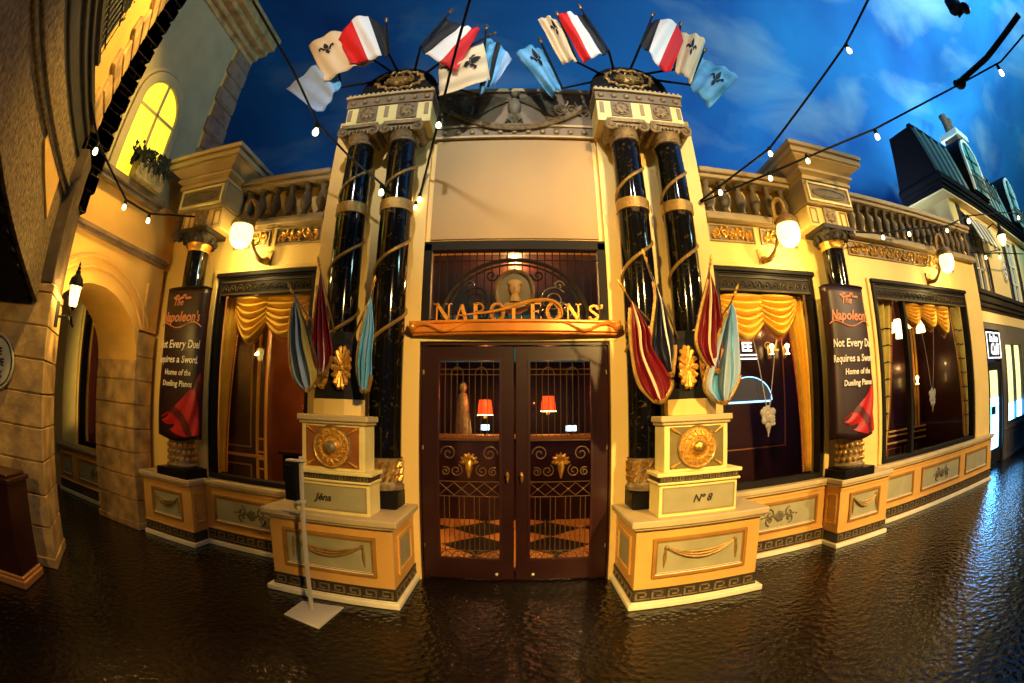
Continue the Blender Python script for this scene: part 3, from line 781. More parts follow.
# ================================================================== small draped flags on the pedestals
def fin(mb, tip, base, r=.012):
    d = (Vector(base) - Vector(tip)).normalized(); T = Vector(tip)
    mb.tube([T, T + d * .03, T + d * .05, T + d * .07, T + d * .085, T + d * .12], [.001, r * .9, r * 1.1, r * .4, r * 1.3, r * .5], 8)
DF = [
 ('maroon', 'maroon draped flag with cream stripe hung low beside the door, over the No 8 pedestal', [(.888,2.448),(.868,2.296),(.883,2.03),(.93,1.821),(1.05,1.689)], [(.888,2.448),(1.014,2.218),(1.036,2.081),(1.183,1.846),(1.138,1.712)], (.779,2.619), ['maroon']*4+['flag_cream']+['maroon']*5, 1),
 ('navy', 'navy draped flag with white stripe, topmost flag over the No 8 pedestal', [(1.061,2.675),(1.088,2.491),(1.043,2.218),(1.035,2.059),(1.152,1.892)], [(1.061,2.675),(1.131,2.464),(1.186,2.244),(1.224,2.111),(1.201,1.898)], (1.0,2.875), ['navy']*6+['flag_white']+['navy']*2, 1),
 ('maroon', 'crimson draped flag with cream patch, just before the blue one over the No 8 pedestal', [(1.574,2.703),(1.516,2.53),(1.445,2.302),(1.418,2.11),(1.542,1.902)], [(1.574,2.703),(1.612,2.533),(1.634,2.304),(1.634,2.079),(1.606,1.929)], (1.606,2.859), ['maroon']*4+['flag_cream']+['maroon']*5, 1),
 ('blue', 'pale blue draped flag in front of the window with blue neon', [(1.751,2.45),(1.627,2.229),(1.529,1.993),(1.466,1.782),(1.577,1.666)], [(1.751,2.45),(1.775,2.363),(1.784,2.109),(1.784,1.87),(1.677,1.677)], (1.831,2.615), ['silver_blue','flag_blue','slate_blue','silver_blue','flag_blue','silver_blue'], 1),
 ('blue', 'silver and slate striped draped flag above the dispenser stand', [(-1.781,2.5),(-1.808,2.313),(-1.807,2.082),(-1.757,1.857),(-1.637,1.758)], [(-1.781,2.5),(-1.658,2.31),(-1.597,2.169),(-1.5,1.933),(-1.548,1.8)], (-1.868,2.64), ['silver_blue','slate_blue','silver_blue','slate_blue','curtain_pale','slate_blue'], -1),
 ('maroon', 'dark red draped flag with white tassels above the dispenser stand', [(-1.563,2.702),(-1.577,2.452),(-1.602,2.225),(-1.587,2.028),(-1.508,1.905)], [(-1.563,2.702),(-1.497,2.479),(-1.431,2.224),(-1.4,2.03),(-1.455,1.911)], (-1.606,2.855), ['maroon']*6+['flag_white']+['maroon']*3, -1),
 ('blue', 'plain light blue draped flag hanging before the black column nearest the dispenser stand', [(-1.103,2.496),(-1.159,2.247),(-1.191,2.031),(-1.182,1.885),(-1.154,1.788)], [(-1.103,2.496),(-1.06,2.247),(-1.065,2.032),(-1.068,1.887),(-1.097,1.774)], (-1.073,2.665), ['flag_blue','flag_blue','flag_blue','silver_blue','flag_blue','flag_blue'], -1)]
def lerpl(P, v):
    x = v * (len(P) - 1); i = min(int(x), len(P) - 2); f = x - i
    p0 = P[max(i - 1, 0)]; p1 = P[i]; p2 = P[i + 1]; p3 = P[min(i + 2, len(P) - 1)]
    return [.5 * ((2 * b1) + (c1 - a1) * f + (2 * a1 - 5 * b1 + 4 * c1 - d1) * f * f + (3 * b1 - a1 - 3 * c1 + d1) * f ** 3) for a1, b1, c1, d1 in zip(p0, p1, p2, p3)]
for kind, lab, Lp, Rp, tip, cols, s in DF:
    mid = s * 1.435
    base = (mid, -.66, 2.02); tp = (tip[0], -.98, tip[1])
    top = (Lp[0][0], -.965, Lp[0][1])
    t = thing('draped_flag', lab, 'flag', base, 'small draped flags on the pedestals')
    b = MB(); b.tube([Vector(tp) + (Vector(top) - Vector(tp)) * .3, (top[0], -.95, top[2]), base], .008, 6); b.build('pole', 'iron_gold', t, smooth=True)
    b = MB(); fin(b, tp, top); b.build('finial', 'gold_paint', t, smooth=True)
    uc = []; ml = []
    for c in cols:
        if c not in uc: uc.append(c)
    if 'gold_paint' not in uc: uc.append('gold_paint')
    b = MB()
    def fn(u, v):
        l = lerpl(Lp, v); r = lerpl(Rp, v)
        sag = -.03 * sin(PI * u) * v * (1 if v < .95 else .6)
        x = l[0] + (r[0] - l[0]) * u; z = l[1] + (r[1] - l[1]) * u + sag
        y = -.975 + .08 * v * abs(u - .5) + .030 * sin(u * 7.2 * PI + v * 2.5) * min(1, v * 3) * (1 - .4 * v)
        return (x, y, z)
    def mf(u, v):
        if v > .93 or u < .06 and v > .3: return uc.index('gold_paint')
        return uc.index(cols[min(len(cols) - 1, int(u * len(cols)))])
    b.grid(fn, 36, 20, mf); b.build('cloth', uc, t, smooth=True, solid=.006)
    b = MB(); pts = [fn(0, .12 + .88 * i / 16) for i in range(17)] + [fn(i / 8, 1) for i in range(1, 9)] + [fn(1, 1 - .25 * i / 5) for i in range(1, 6)]
    b.tube([(p[0], p[1] - .008, p[2]) for p in pts], .017, 6); b.build('gold_fringe', 'garland_gold', t, smooth=True)

# ================================================================== big flags above the towers
def qflag(lab, bounds, yv, cols, base, emb=None):
    """bounds: from hoist to fly, the (top, bottom) points of each stripe edge as ((x, z), (x, z))"""
    t = thing('flag', lab, 'flag', base, 'flags flying above the towers')
    uc = []
    for c in cols:
        if c not in uc: uc.append(c)
    wv = random.uniform(0, 3); nb = len(bounds) - 1
    def fn(u, v, off=0):
        q = min(u * nb, nb - 1e-6) if u < 1 else nb - 1e-6; q = max(q, 0); i = int(q); f = q - i
        (ax, az), (bx, bz) = bounds[i]; (cx, cz), (dx, dz) = bounds[i + 1]
        x = (ax * (1 - v) + bx * v) * (1 - f) + (cx * (1 - v) + dx * v) * f
        z = (az * (1 - v) + bz * v) * (1 - f) + (cz * (1 - v) + dz * v) * f
        y = yv + .035 * sin(u * 2.1 * PI + wv + v) + .018 * sin(u * 6 * PI + v * 3 + wv) + .01 * sin(v * 9 + wv)
        return (x, y + off, z - .015 * sin(PI * u) * v)
    def ci(u, v):
        return uc.index(cols[min(len(cols) - 1, int(u * len(cols)))])
    b = MB(); b.grid(fn, 24, 12, ci); cl = b.build('cloth', uc, t, smooth=True, solid=.008)
    hb = Vector((bounds[0][1][0], yv, bounds[0][1][1])); ht = Vector((bounds[0][0][0], yv, bounds[0][0][1])); d = (ht - hb).normalized(); tip = ht + d * .20
    b = MB(); b.tube([base, hb, ht, ht + d * .12], [.016, .015, .013, .011], 8); b.build('pole', 'frame_black', t, smooth=True)
    b = MB(); fin(b, tip, hb, .020); b.build('finial', 'iron_gold', t, smooth=True)
    if emb:
        for (eu, ev, es) in emb:
            b = MB()
            for pl in fleur(es * 1.3):
                for off in (-.014, .014):
                    pts = [fn(eu + a, ev - c, off) for a, c in pl]
                    b.add(pts, [list(range(len(pts)))])
            b.build('fleur_de_lis', 'flag_black', cl)
bA = (-1.29, -.32, 5.30); bD = (1.29, -.32, 5.30)
K, W_, R_, C_ = 'flag_black', 'flag_white', 'flag_red', 'flag_cream'
FL = [
 ('red white and black striped flag at the outer corner above the tower behind the dispenser', [((-1.455,5.85),(-1.345,5.317)),((-1.748,6.146),(-1.407,5.272)),((-1.943,6.086),(-1.567,5.263)),((-2.07,5.786),(-1.798,5.298))], -.75, [K,W_,R_], bA, None),
 ('cream flag with two black lilies partly behind the outermost striped flag', [((-1.70,6.0),(-1.55,5.352)),((-2.172,6.025),(-1.80,5.25)),((-2.526,5.896),(-2.123,5.167))], -.65, [C_], bA, [(.74,.36,.26),(.30,.62,.26)]),
 ('silvery blue flag drooping lowest, nearest the stone building', [((-2.10,5.60),(-1.912,5.076)),((-2.40,5.50),(-2.0,4.90)),((-2.718,5.285),(-2.133,4.73))], -.55, ['flag_blue','silver_blue','silver_blue','silver_blue'], bA, None),
 ('black white and red striped flag crossed by a bulb cable', [((-.768,5.902),(-.998,5.396)),((-.585,5.743),(-.933,5.251)),((-.461,5.618),(-.762,5.093)),((-.37,5.658),(-.588,4.99))], -.75, [K,W_,R_], (-1.15,-.32,5.30), None),
 ('cream flag with black lilies crossed by a bulb cable under a striped flag', [((-.339,5.555),(-.784,5.183)),((-.245,4.94),(-.75,4.67))], -.65, [C_], (-1.10,-.32,5.25), [(.52,.30,.30),(.30,.82,.26)]),
 ('blue and black flag behind the cream flag that a bulb cable crosses', [((-.318,5.756),(-.348,4.753)),((-.022,5.35),(-.178,4.968))], -.55, ['flag_blue','flag_blue','flag_black','flag_blue','silver_blue'], (-1.0,-.32,5.22), None),
 ('red white and black striped flag beside the narrow cream flag above the eagle frieze', [((.802,5.97),(1.009,5.294)),((.725,5.951),(.926,5.234)),((.603,5.929),(.799,5.139)),((.50,5.904),(.724,5.116))], -.75, [K,W_,R_], (1.15,-.32,5.30), None),
 ('narrow cream flag with a black lily tucked behind a striped flag near the eagle frieze', [((.53,5.92),(.67,5.17)),((.28,5.99),(.494,5.164))], -.65, [C_], (1.08,-.32,5.25), [(.5,.30,.30)]),
 ('blue flag with a black lily hanging down to the top of the eagle frieze', [((.33,5.50),(.50,4.85)),((.211,5.525),(.44,4.82)),((.02,5.40),(.386,4.749))], -.55, ['flag_blue'], (1.0,-.32,5.22), [(.6,.30,.34)]),
 ('black white and red striped flag directly above the crest nearest the mansard house', [((1.601,5.97),(1.391,5.457)),((1.736,6.023),(1.447,5.313)),((1.929,5.971),(1.529,5.132)),((1.972,5.712),(1.667,5.079))], -.75, [K,W_,R_], bD, None),
 ('cream flag with a black lily between a striped and a bright blue flag', [((2.0,5.988),(1.76,5.209)),((2.316,5.867),(1.938,5.048))], -.65, [C_], bD, [(.55,.36,.36)]),
 ('bright blue flag with a black lily, nearest the mansard house', [((2.25,5.66),(1.953,5.088)),((2.45,5.50),(2.03,4.93)),((2.674,5.386),(2.149,4.807))], -.55, ['flag_blue'], bD, [(.60,.42,.36)])]
for f in FL: qflag(*f)

# ================================================================== banners on the pier columns
for s in (1, -1):
    sd = 'right' if s > 0 else 'left'
    cx, cy, R = s * 3.64, -.25, .335
    t = thing('hanging_banner', 'dark red curved banner on the slim black column %s' % ('beside the far mullioned window' if s > 0 else 'next to the stone building'), 'banner', (cx, cy, 1.2), 'dark banners on the slim columns')
    def on(sx_, z, off=0, cx=cx): a = sx_ / R; return (cx + (R * .96 + off) * sin(a), cy + .0 - (.15 + off) * max(-.2, cos(a)) ** .35 if cos(a) > 0 else cy + .0 + .03 * (abs(a) - PI / 2), z)
    W_ = .56
    b = MB(); b.grid(lambda u, v: on(-W_ + 2 * W_ * u, 1.19 + 1.645 * v + (.02 * sin(u * 9) * (1 - v)), .006 * sin(v * 7 + u * 5)), 40, 24); b.build('cloth', 'banner_cloth', t, smooth=True, solid=.006)
    b = MB()
    def red(u, v):
        sx_ = -.24 + .74 * u; zt = 1.42 + .50 * u ** 1.3; zb = 1.36 - .14 * sin(min(1, u * 1.6) * PI / 2) + .10 * max(0, u - .6)
        return on(sx_, zb + (zt - zb) * v, .010 + .008 * sin(v * 8 - u * 12))
    b.grid(red, 50, 24, lambda u, v: 1 if sin(v * 5 + u * 11) > .62 else 0); b.build('red_drape_print', ['banner_red', 'dark_maroon'], t, smooth=True)
    def tx(x0, z0): return lambda x, y, z: on(x + x0, z0 + y, .016 + z)
    for nm, body, size, zz, x0, m in (('slogan', 'Not Every Duel', .125, 2.17, .02, 'banner_text'), ('slogan', 'Requires a Sword.', .110, 2.01, .0, 'banner_text'), ('slogan', 'Home of the', .088, 1.875, .04, 'banner_text'), ('slogan', 'Dueling Pianos', .088, 1.755, .04, 'banner_text')):
        b = MB(); b.text(body, size, tx(x0, zz), .001, shear=.12, bold=.0018); b.build(nm, m, t)
    b = MB(); b.text('The', .11, tx(-.06, 2.64), .001, shear=.3, bold=.002); b.text("Napoleon's", .155, tx(.0, 2.46), .001, shear=.2, bold=.004)
    for k in range(7): b.ball(on(-.12 + .04 * k, 2.73 + .02 * sin(k * 2), .014), .022, 6, 4, (1.6, .4, .7))
    b.tube([on(-.42 + .84 * i / 20, 2.42 + .03 * sin(i * .5), .016) for i in range(21)], .007, 5)
    b.build('banner_crest', 'banner_logo', t)
    b = MB(); b.tube([on(-W_ + 2 * W_ * i / 24, 2.845) for i in range(25)], .012, 6); b.build('top_rod', 'black_paint', t)

# ================================================================== globe sconces
def sconce(x, y, z, lab, sgn):
    """scrolling bracket; sgn: which way the arm swings"""
    t = thing('globe_lamp', lab, 'lamp', (x, y, z), 'bronze bracket lamps with white globes')
    X = lambda a: x + sgn * a
    b = MB(); b.prism([(X(-.07), z + .16), (X(.07), z + .16), (X(.05), z - .02), (X(0), z - .09), (X(-.05), z - .02)], 'y', y - .02, y); b.ball((X(0), y - .03, z + .04), .045, 8, 6); b.build('wall_plate', 'garland_gold', t, smooth=True)
    pts = [(X(0), y - .04, z + .03), (X(.02), y - .14, z + .02), (X(.08), y - .22, z + .12), (X(.12), y - .25, z + .30), (X(.10), y - .26, z + .50), (X(.10), y - .28, z + .62), (X(.16), y - .31, z + .68), (X(.20), y - .33, z + .62), (X(.20), y - .34, z + .50)]
    P3 = []
    for i in range(len(pts) * 4 - 3):
        P3.append(lerpl(pts, i / (len(pts) * 4 - 4)))
    b = MB(); b.tube(P3, [.034 - .014 * i / len(P3) for i in range(len(P3))], 8)
    b.tube([(X(.13) + .06 * cos(q * .5), y - .26, z + .42 + .07 * sin(q * .5)) for q in range(11)], .014, 6)
    b.tube([(X(.08) + .05 * cos(-q * .5 + 2), y - .20, z + .22 + .05 * sin(-q * .5 + 2)) for q in range(11)], .012, 6)
    b.build('arm', 'garland_gold', t, smooth=True)
    point('globe_glow', (X(.20), y - .35, z - .0), 15, (1, .68, .22), .025)
    point('globe_glow', (X(.20), y - .20, z + .24), 6, (1, .66, .20), .025)
    gx, gy, gz = X(.20), y - .34, z + .235
    b = MB(); b.lathe([(0, gz + .30), (.03, gz + .29), (.05, gz + .24), (.09, gz + .22), (.135, gz + .16), (.142, gz + .12), (.13, gz + .112), (.12, gz + .135), (0, gz + .14)], gx, gy, 24); b.build('fitter', 'garland_gold', t, smooth=True)
    b = MB(); b.lathe([(.122, gz + .12), (.138, gz + .06), (.140, gz), (.128, gz - .05), (.098, gz - .10), (.05, gz - .13), (0, gz - .138)], gx, gy, 24); b.build('globe', 'globe', t, smooth=True)
sconce(2.73, 0, 3.15, 'bronze globe lamp over the window with the blue neon', 1)
sconce(-2.74, 0, 3.16, 'bronze globe lamp over the window next to the stone arch', -1)
sconce(5.97, 0, 3.12, 'bronze globe lamp over the wide mullioned window', 1)

# ================================================================== doors
DW = [(-.865, -.008), (.008, .865)]
for n, (x0, x1) in enumerate(DW):
    s = -1 if n == 0 else 1
    t = struct('door_%d' % (n + 1), ((x0 + x1) / 2, -.03, 0))
    g0, g1 = sorted((s * .14, s * .70))
    b = MB(); b.ringp([(x0, .015), (x1, .015), (x1, 2.245), (x0, 2.245)], [(g0, .23), (g1, .23), (g1, 2.11), (g0, 2.11)], 'y', -.055, -.01); b.build('door_leaf', 'door_wood', t, bevel=.005)
    b = MB(); b.frame(g0 - .02, g1 + .02, .21, 2.13, .022, -.065, -.05); b.build('glazing_bead', 'mahogany', t)
    b = MB(); b.box(g0, g1, -.032, -.027, .23, 2.11); b.build('pane', 'glass', t)
    b = MB(); y = -.046; w = g1 - g0
    def bar(xa, za, xb, zb, r=.0045): b.tube([(xa, y, za), (xb, y, zb)], r, 4)
    for i in range(1, 10):
        xx = g0 + w * i / 10; bar(xx, 1.38, xx, 2.11 if i % 2 else 2.0, .0035)
    for zz in (1.38, 1.372, 2.03, 1.98, .985, .845): bar(g0, zz, g1, zz)
    for i in (3, 7): b.tube([(g0 + w * i / 10 + w * .1 * cos(a), y, 1.98 + .07 * sin(a)) for a in [PI * k / 8 for k in range(9)]], .004, 4)
    for q in (1, -1):
        cx = g0 + w / 2
        for (dx, dz, rr_, a0) in ((.19, 1.25, .075, 0), (.12, 1.09, .06, 2), (.22, 1.08, .045, 1)):
            p = spiral(cx + q * dx, dz, rr_, 1.5, a0 if q > 0 else PI - a0, q); b.tube([(a, y, c) for a, c in p], .0055, 5)
    for i in range(4):
        xa = g0 + w * i / 4; xb = xa + w / 4; bar(xa, .855, xb, .975); bar(xa, .975, xb, .855); b.ball(((xa + xb) / 2, y, .915), .012, 6, 4)
    for i in range(1, 12):
        xx = g0 + w * i / 12; bar(xx, .31, xx, .845 if i % 3 else .62, .0045)
        b.tube([(xx, y, .45 + .10 * (i % 2)), (xx, y, .50 + .10 * (i % 2))], [.010, .002], 4)
    bar(g0, .31, g1, .31)
    for i in range(5):
        cx = g0 + w * (i + .5) / 5; r_ = w / 10
        b.tube([(cx + r_ * cos(PI * k / 8), y, .235 + r_ * 1.15 * sin(PI * k / 8)) for k in range(9)], .0055, 4)
        for a in (.8, 1.57, 2.34): b.tube([(cx, y, .237), (cx + r_ * .9 * cos(a), y, .237 + r_ * sin(a))], .003, 4)
    b.build('iron_grille', 'iron_gold', t, smooth=True)
    b = MB(); cx = g0 + w / 2
    for k in range(7):
        a = PI / 2 + (k - 3) * .52; b.tube([(cx, y - .006, 1.17), (cx + .05 * cos(a), y - .016, 1.17 + .055 * sin(a)), (cx + .085 * cos(a), y - .006, 1.17 + .09 * sin(a))], [.014, .024, .006], 6)
    b.tube([(cx, y - .008, 1.18), (cx, y - .02, 1.12), (cx, y - .008, 1.02)], [.03, .035, .006], 8)
    b.build('gilt_leaf', 'gold', t, smooth=True)
    hx = -.068 if n == 0 else .062
    b = MB(); b.prism([(hx + .016 * cos(a), 1.035 + .05 * sin(a)) for a in [2 * PI * k / 12 for k in range(12)]], 'y', -.062, -.055)
    b.tube([(hx, -.06, 1.06), (hx, -.095, 1.05), (hx, -.095, 1.0), (hx, -.06, .98)], .008, 6); b.ball((hx, -.095, 1.055), .018, 8, 6); b.build('handle', 'gold', t, smooth=True)
    b = MB(); b.ball((-.17 if n == 0 else .17, -.062, .07), .016, 8, 6); b.build('floor_bolt', 'steel', t, smooth=True)
    b = MB()
    for zz in (.35, 1.3, 2.0):
        xx = -.85 if n == 0 else .85
        b.tube([(xx, -.06, zz - .02), (xx, -.06, zz + .02)], .009, 6)
    b.build('hinge', 'antique', t)
b = MB()
for s in (1, -1): b.box(s * .865, s * .885, -.09, .05, 0, 2.27)
b.box(-.885, .885, -.09, .05, 2.25, 2.285); sobj(b.build('trim_10', 'mahogany'))
b = MB()
for s in (1, -1): b.box(s * .80, s * .88, -.115, -.02, 2.46, 3.25)
b.box(-.88, .88, -.115, -.02, 3.17, 3.27); b.box(-.88, .88, -.1, -.02, 2.40, 2.47); sobj(b.build('trim_11', 'frame_black', bevel=.006))
b = MB(); b.box(-.95, .95, -.125, -.02, 2.28, 2.34); sobj(b.build('trim_12', 'base_white', bevel=.006))

# transom light
t = struct('window_5', (0, -.05, 2.46))
b = MB(); b.box(-.80, .80, -.03, -.024, 2.47, 3.18); b.build('pane', 'glass', t)
b = MB(); y = -.055
for i in range(1, 22): xx = -.80 + 1.6 * i / 22; b.tube([(xx, y, 2.47), (xx, y, 3.17)], .0055, 4)
for zz in (2.50, 3.08): b.tube([(-.8, y, zz), (.8, y, zz)], .006, 4)
for r_, rr_ in ((.70, .022), (.645, .012)):
    b.tube([(r_ * cos(PI * k / 28), y - .012, 2.47 + r_ * .87 * sin(PI * k / 28)) for k in range(29)], rr_, 6)
for q in (1, -1):
    for (dx, dz, rr_, a0, tn) in ((.36, 2.68, .13, .6, 1.8), (.50, 2.58, .08, 2, 1.5), (.30, 2.54, .06, 1, 1.4), (.22, 2.92, .06, 3, 1.3), (.42, 2.82, .05, 0, 1.3)):
        p = spiral(q * dx, dz, rr_, tn, a0 if q > 0 else PI - a0, q, 26); b.tube([(a, y - .015, c) for a, c in p], .010, 5)
        b.ball((q * dx, y - .015, dz), .016, 6, 4)
b.build('iron_grille', 'iron', t, smooth=True)
b = MB(); b.tube([(.175 * cos(a), y - .02, 2.76 + .205 * sin(a)) for a in [2 * PI * k / 28 for k in range(28)]], .020, 6, True); b.build('portrait_ring', 'iron_gold', t, smooth=True)
b = MB(); b.prism([(.16 * cos(a), 2.76 + .19 * sin(a)) for a in [2 * PI * k / 28 for k in range(28)]], 'y', y - .012, y); b.build('portrait_ground', 'portrait', t)
b = MB(); b.ball((.0, y - .03, 2.79), 1, 14, 10, (.055, .035, .075)); b.ball((.0, y - .02, 2.845), 1, 12, 8, (.075, .03, .035)); b.tube([(0, y - .02, 2.74), (0, y - .015, 2.66)], [.035, .06], 8)
b.ball((0, y - .02, 2.62), 1, 12, 6, (.11, .025, .05)); b.ball((.004, y - .066, 2.785), .012, 6, 4, (.7, 1, 1.4))
for q in (1, -1): b.ball((q * .02, y - .058, 2.802), .008, 6, 4)
b.build('bust_relief', 'portrait_skin', t, smooth=True)

# sign: ledge and standing letters
t = thing('sign', 'gold lettered sign standing on an orange carved ledge over the double door', 'sign', (0, -.12, 2.335))
b = MB(); n = 24
def lf(u, v):
    a = v * 2 * PI; x = -.955 + 1.91 * u; d = .10 + .09 * sin(PI * u); k = 1
    yy = -.125 - (d if .25 < v < .75 else 0) ; return (x, yy, 0)
pts = []
for i in range(n + 1):
    x = -.955 + 1.91 * i / n; pts.append((x, -.215 - .07 * sin(PI * i / n)))
outer = pts + [(.955, -.12), (-.955, -.12)]
b.prism(outer, 'z', 2.345, 2.425)
b.prism([(x * 1.015, y - .012) for x, y in pts] + [(.965, -.12), (-.965, -.12)], 'z', 2.425, 2.452)
b.prism([(x * .985, y + .02) for x, y in pts] + [(.94, -.12), (-.94, -.12)], 'z', 2.325, 2.345)
b.build('ledge', 'ledge_wood', t, bevel=.008)
for s in (1, -1):
    b = MB(); b.tube([(s * (.93 - .5 * k / 14), -.235 - .05 * k / 14 * .8, 2.39 + .035 * sin(k * .55)) for k in range(15)], [.022 - .001 * k for k in range(15)], 6)
    b.ball((s * .93, -.22, 2.40), .045, 8, 6); b.build('ledge_scroll', 'ledge_wood', t, smooth=True)
def glyph(ch, w, h):
    """strokes of a wedge-serif capital: list of (polyline, width)"""
    T = h * .20; t_ = h * .075; sf = h * .05
    def serif(x, z, ww=.16): return ([(x - ww * h, z), (x + ww * h, z)], sf)
    O = [([(w / 2 + (w / 2 - T * .4) * cos(a), h / 2 + (h / 2 - t_ / 2) * sin(a)) for a in [2 * PI * k / 24 for k in range(25)]], 'O')]
    if ch == 'N': return [([(.14 * w, 0), (.14 * w, h)], t_), ([(.12 * w, h), (.88 * w, 0)], T), ([(.86 * w, 0), (.86 * w, h)], t_), serif(.14 * w, sf / 2), serif(.12 * w, h - sf / 2), serif(.86 * w, h - sf / 2)]
    if ch == 'A': return [([(.10 * w, 0), (.5 * w, h)], t_), ([(.5 * w, h), (.86 * w, 0)], T), ([(.25 * w, h * .35), (.72 * w, h * .35)], t_ * .8), serif(.10 * w, sf / 2, .12), serif(.86 * w, sf / 2)]
    if ch == 'P': return [([(.25 * w, 0), (.25 * w, h)], T), ([(.25 * w, h - t_ / 2)] + [(.5 * w + .35 * w * cos(a), .74 * h + (.26 * h - t_ / 2) * sin(a)) for a in [PI / 2 - PI * k / 12 for k in range(13)]] + [(.25 * w, h * .5)], t_ * 1.5), serif(.25 * w, sf / 2), serif(.2 * w, h - sf / 2, .1)]
    if ch == 'O': return O
    if ch == 'L': return [([(.25 * w, 0), (.25 * w, h)], T), ([(.2 * w, t_ / 2), (.92 * w, t_ / 2)], t_), ([(.92 * w, 0), (.92 * w, h * .28)], sf), serif(.25 * w, h - sf / 2)]
    if ch == 'E': return [([(.25 * w, 0), (.25 * w, h)], T), ([(.1 * w, t_ / 2), (.9 * w, t_ / 2)], t_), ([(.1 * w, h - t_ / 2), (.88 * w, h - t_ / 2)], t_), ([(.25 * w, h * .52), (.7 * w, h * .52)], t_), ([(.9 * w, 0), (.9 * w, h * .25)], sf), ([(.88 * w, h), (.88 * w, h * .77)], sf), ([(.7 * w, h * .42), (.7 * w, h * .62)], sf)]
    if ch == 'S': return [([(.82 * w, h * .78), (.74 * w, h * .92), (.5 * w, h * .96), (.26 * w, h * .88), (.2 * w, h * .74), (.3 * w, h * .60), (.6 * w, h * .46), (.8 * w, h * .30), (.76 * w, h * .12), (.5 * w, h * .04), (.26 * w, h * .08), (.16 * w, h * .24)], T * .75), ([(.83 * w, h * .72), (.83 * w, h * .98)], sf), ([(.15 * w, h * .02), (.15 * w, h * .28)], sf)]
    if ch == "'": return [([(.5 * w, h), (.4 * w, h * .72)], t_ * 1.6)]
def stroke(b, pl, wd, y0, y1, X, Z, s=1.):
    for i in range(len(pl) - 1):
        (xa, za), (xb, zb) = pl[i], pl[i + 1]
        dx, dz = xb - xa, zb - za; L_ = math.hypot(dx, dz) or 1
        wv = wd
        if wd == 'O': wv = .012 + .022 * abs(dz) / L_
        nx, nz = -dz / L_ * wv / 2, dx / L_ * wv / 2; ex, ez = (dx / L_ * wv * .15, dz / L_ * wv * .15) if len(pl) > 2 else (0, 0)
        b.prism([(X + xa - ex + nx, Z + za - ez + nz), (X + xb + ex + nx, Z + zb + ez + nz), (X + xb + ex - nx, Z + zb + ez - nz), (X + xa - ex - nx, Z + za - ez - nz)], 'y', y0, y1)
for ch, xa, wd, h in (('N', -.735, .155, .165), ('A', -.545, .12, .155), ('P', -.385, .115, .165), ('O', -.225, .135, .165), ('L', -.035, .105, .155), ('E', .135, .115, .165), ('O', .285, .135, .165), ('N', .465, .135, .155), ('S', .665, .115, .145), ("'", .775, .05, .15)):
    b = MB()
    for pl, w_ in glyph(ch, wd, h): stroke(b, pl, w_, -.205, -.18, xa, 2.455)
    b.build('letter', 'letter_gold', t)
b = MB()
sw = [(-.50, 2.50), (-.40, 2.515), (-.25, 2.53), (-.10, 2.56), (.03, 2.60), (.15, 2.635), (.28, 2.645), (.37, 2.625), (.42, 2.57), (.43, 2.50), (.40, 2.47)]
P3 = [lerpl(sw, i / 40) for i in range(41)]
b.tube([(p[0], -.215, p[1]) for p in P3], [.004 + .012 * sin(PI * min(1, i / 40)) for i in range(41)], 6); b.build('swash', 'letter_gold', t, smooth=True)

# ================================================================== dispenser stand
t = thing('dispenser_stand', 'steel floor stand with black dispenser in front of the left pedestal', 'dispenser', (-1.54, -1.20, 0))
b = MB(); b.prism([(-1.72, -1.36), (-1.37, -1.47), (-1.34, -1.01), (-1.71, -1.04)], 'z', 0, .012); b.prism([(-1.71, -1.35), (-1.38, -1.46), (-1.35, -1.02), (-1.70, -1.05)], 'z', .012, .018); b.build('base_plate', 'steel', t, bevel=.003)
b = MB(); b.box(-1.558, -1.528, -1.215, -1.185, .018, 1.26); b.build('pole', 'steel', t, bevel=.005)
b = MB(); b.box(-1.665, -1.566, -1.25, -1.155, .93, 1.22); b.box(-1.655, -1.576, -1.262, -1.25, 1.0, 1.2); b.build('dispenser', 'black_plastic', t, bevel=.022)
b = MB(); b.box(-1.60, -1.52, -1.235, -1.17, .905, .93); b.box(-1.66, -1.50, -1.24, -1.17, 1.22, 1.235); b.build('bracket', 'steel', t, bevel=.004)
# ================================================================== left stone building (wall in the plane x = -4.38)
XW = -4.38
def courses(b, x0, x1, y0, y1, z0, z1, h=.285, j=.012, off=0.):
    z = z0
    while z < z1 - .02:
        t_ = min(z + h, z1)
        b.box(x0, x1, y0, y1, z, t_ - j)
        b.box(x0 + .012, x1 - .012, y0 + .012, y1 - .012, t_ - j, t_)
        z = t_
# pier next to the facade, with the deep reveal of the arch
b = MB(); courses(b, -5.27, XW, -.42, -.09, .08, 2.38); b.box(-5.29, XW + .02, -.44, -.09, 0, .08)
sobj(b.build('wall_left_pier', 'limestone', bevel=.008))
# arch wall above: outline in (y, z), thick in x
yc, zc, ra = -1.18, 2.02, .76
arc = [(yc + ra * cos(a), zc + .70 * sin(a)) for a in [PI * k / 24 for k in range(25)]]
b = MB()
for k in range(24):
    (ya, za), (yb, zb) = arc[k], arc[k + 1]
    b.prism([(ya, za), (yb, zb), (yb, 3.2), (ya, 3.2)], 'x', -5.27, XW)
b.box(-5.27, XW, -.42, -.09, 2.38, 3.2); b.box(-5.27, XW, -1.94, -2.2, 0, 3.2)
b.box(XW - .25, XW, -2.15, .42, 3.2, 7.1)
b.box(-5.27, XW - .25, -2.15, .42, 3.2, 3.3)
sobj(b.build('wall_left', 'orange_wall'))
def wallx(nm, mt, boxes, smooth=False):   # boxes: (y0, y1, z0, z1, depth) on the wall plane
    b = MB()
    for y0, y1, z0, z1, d in boxes: b.box(XW, XW + d, y0, y1, z0, z1)
    return sobj(b.build(nm, mt, bevel=.006))
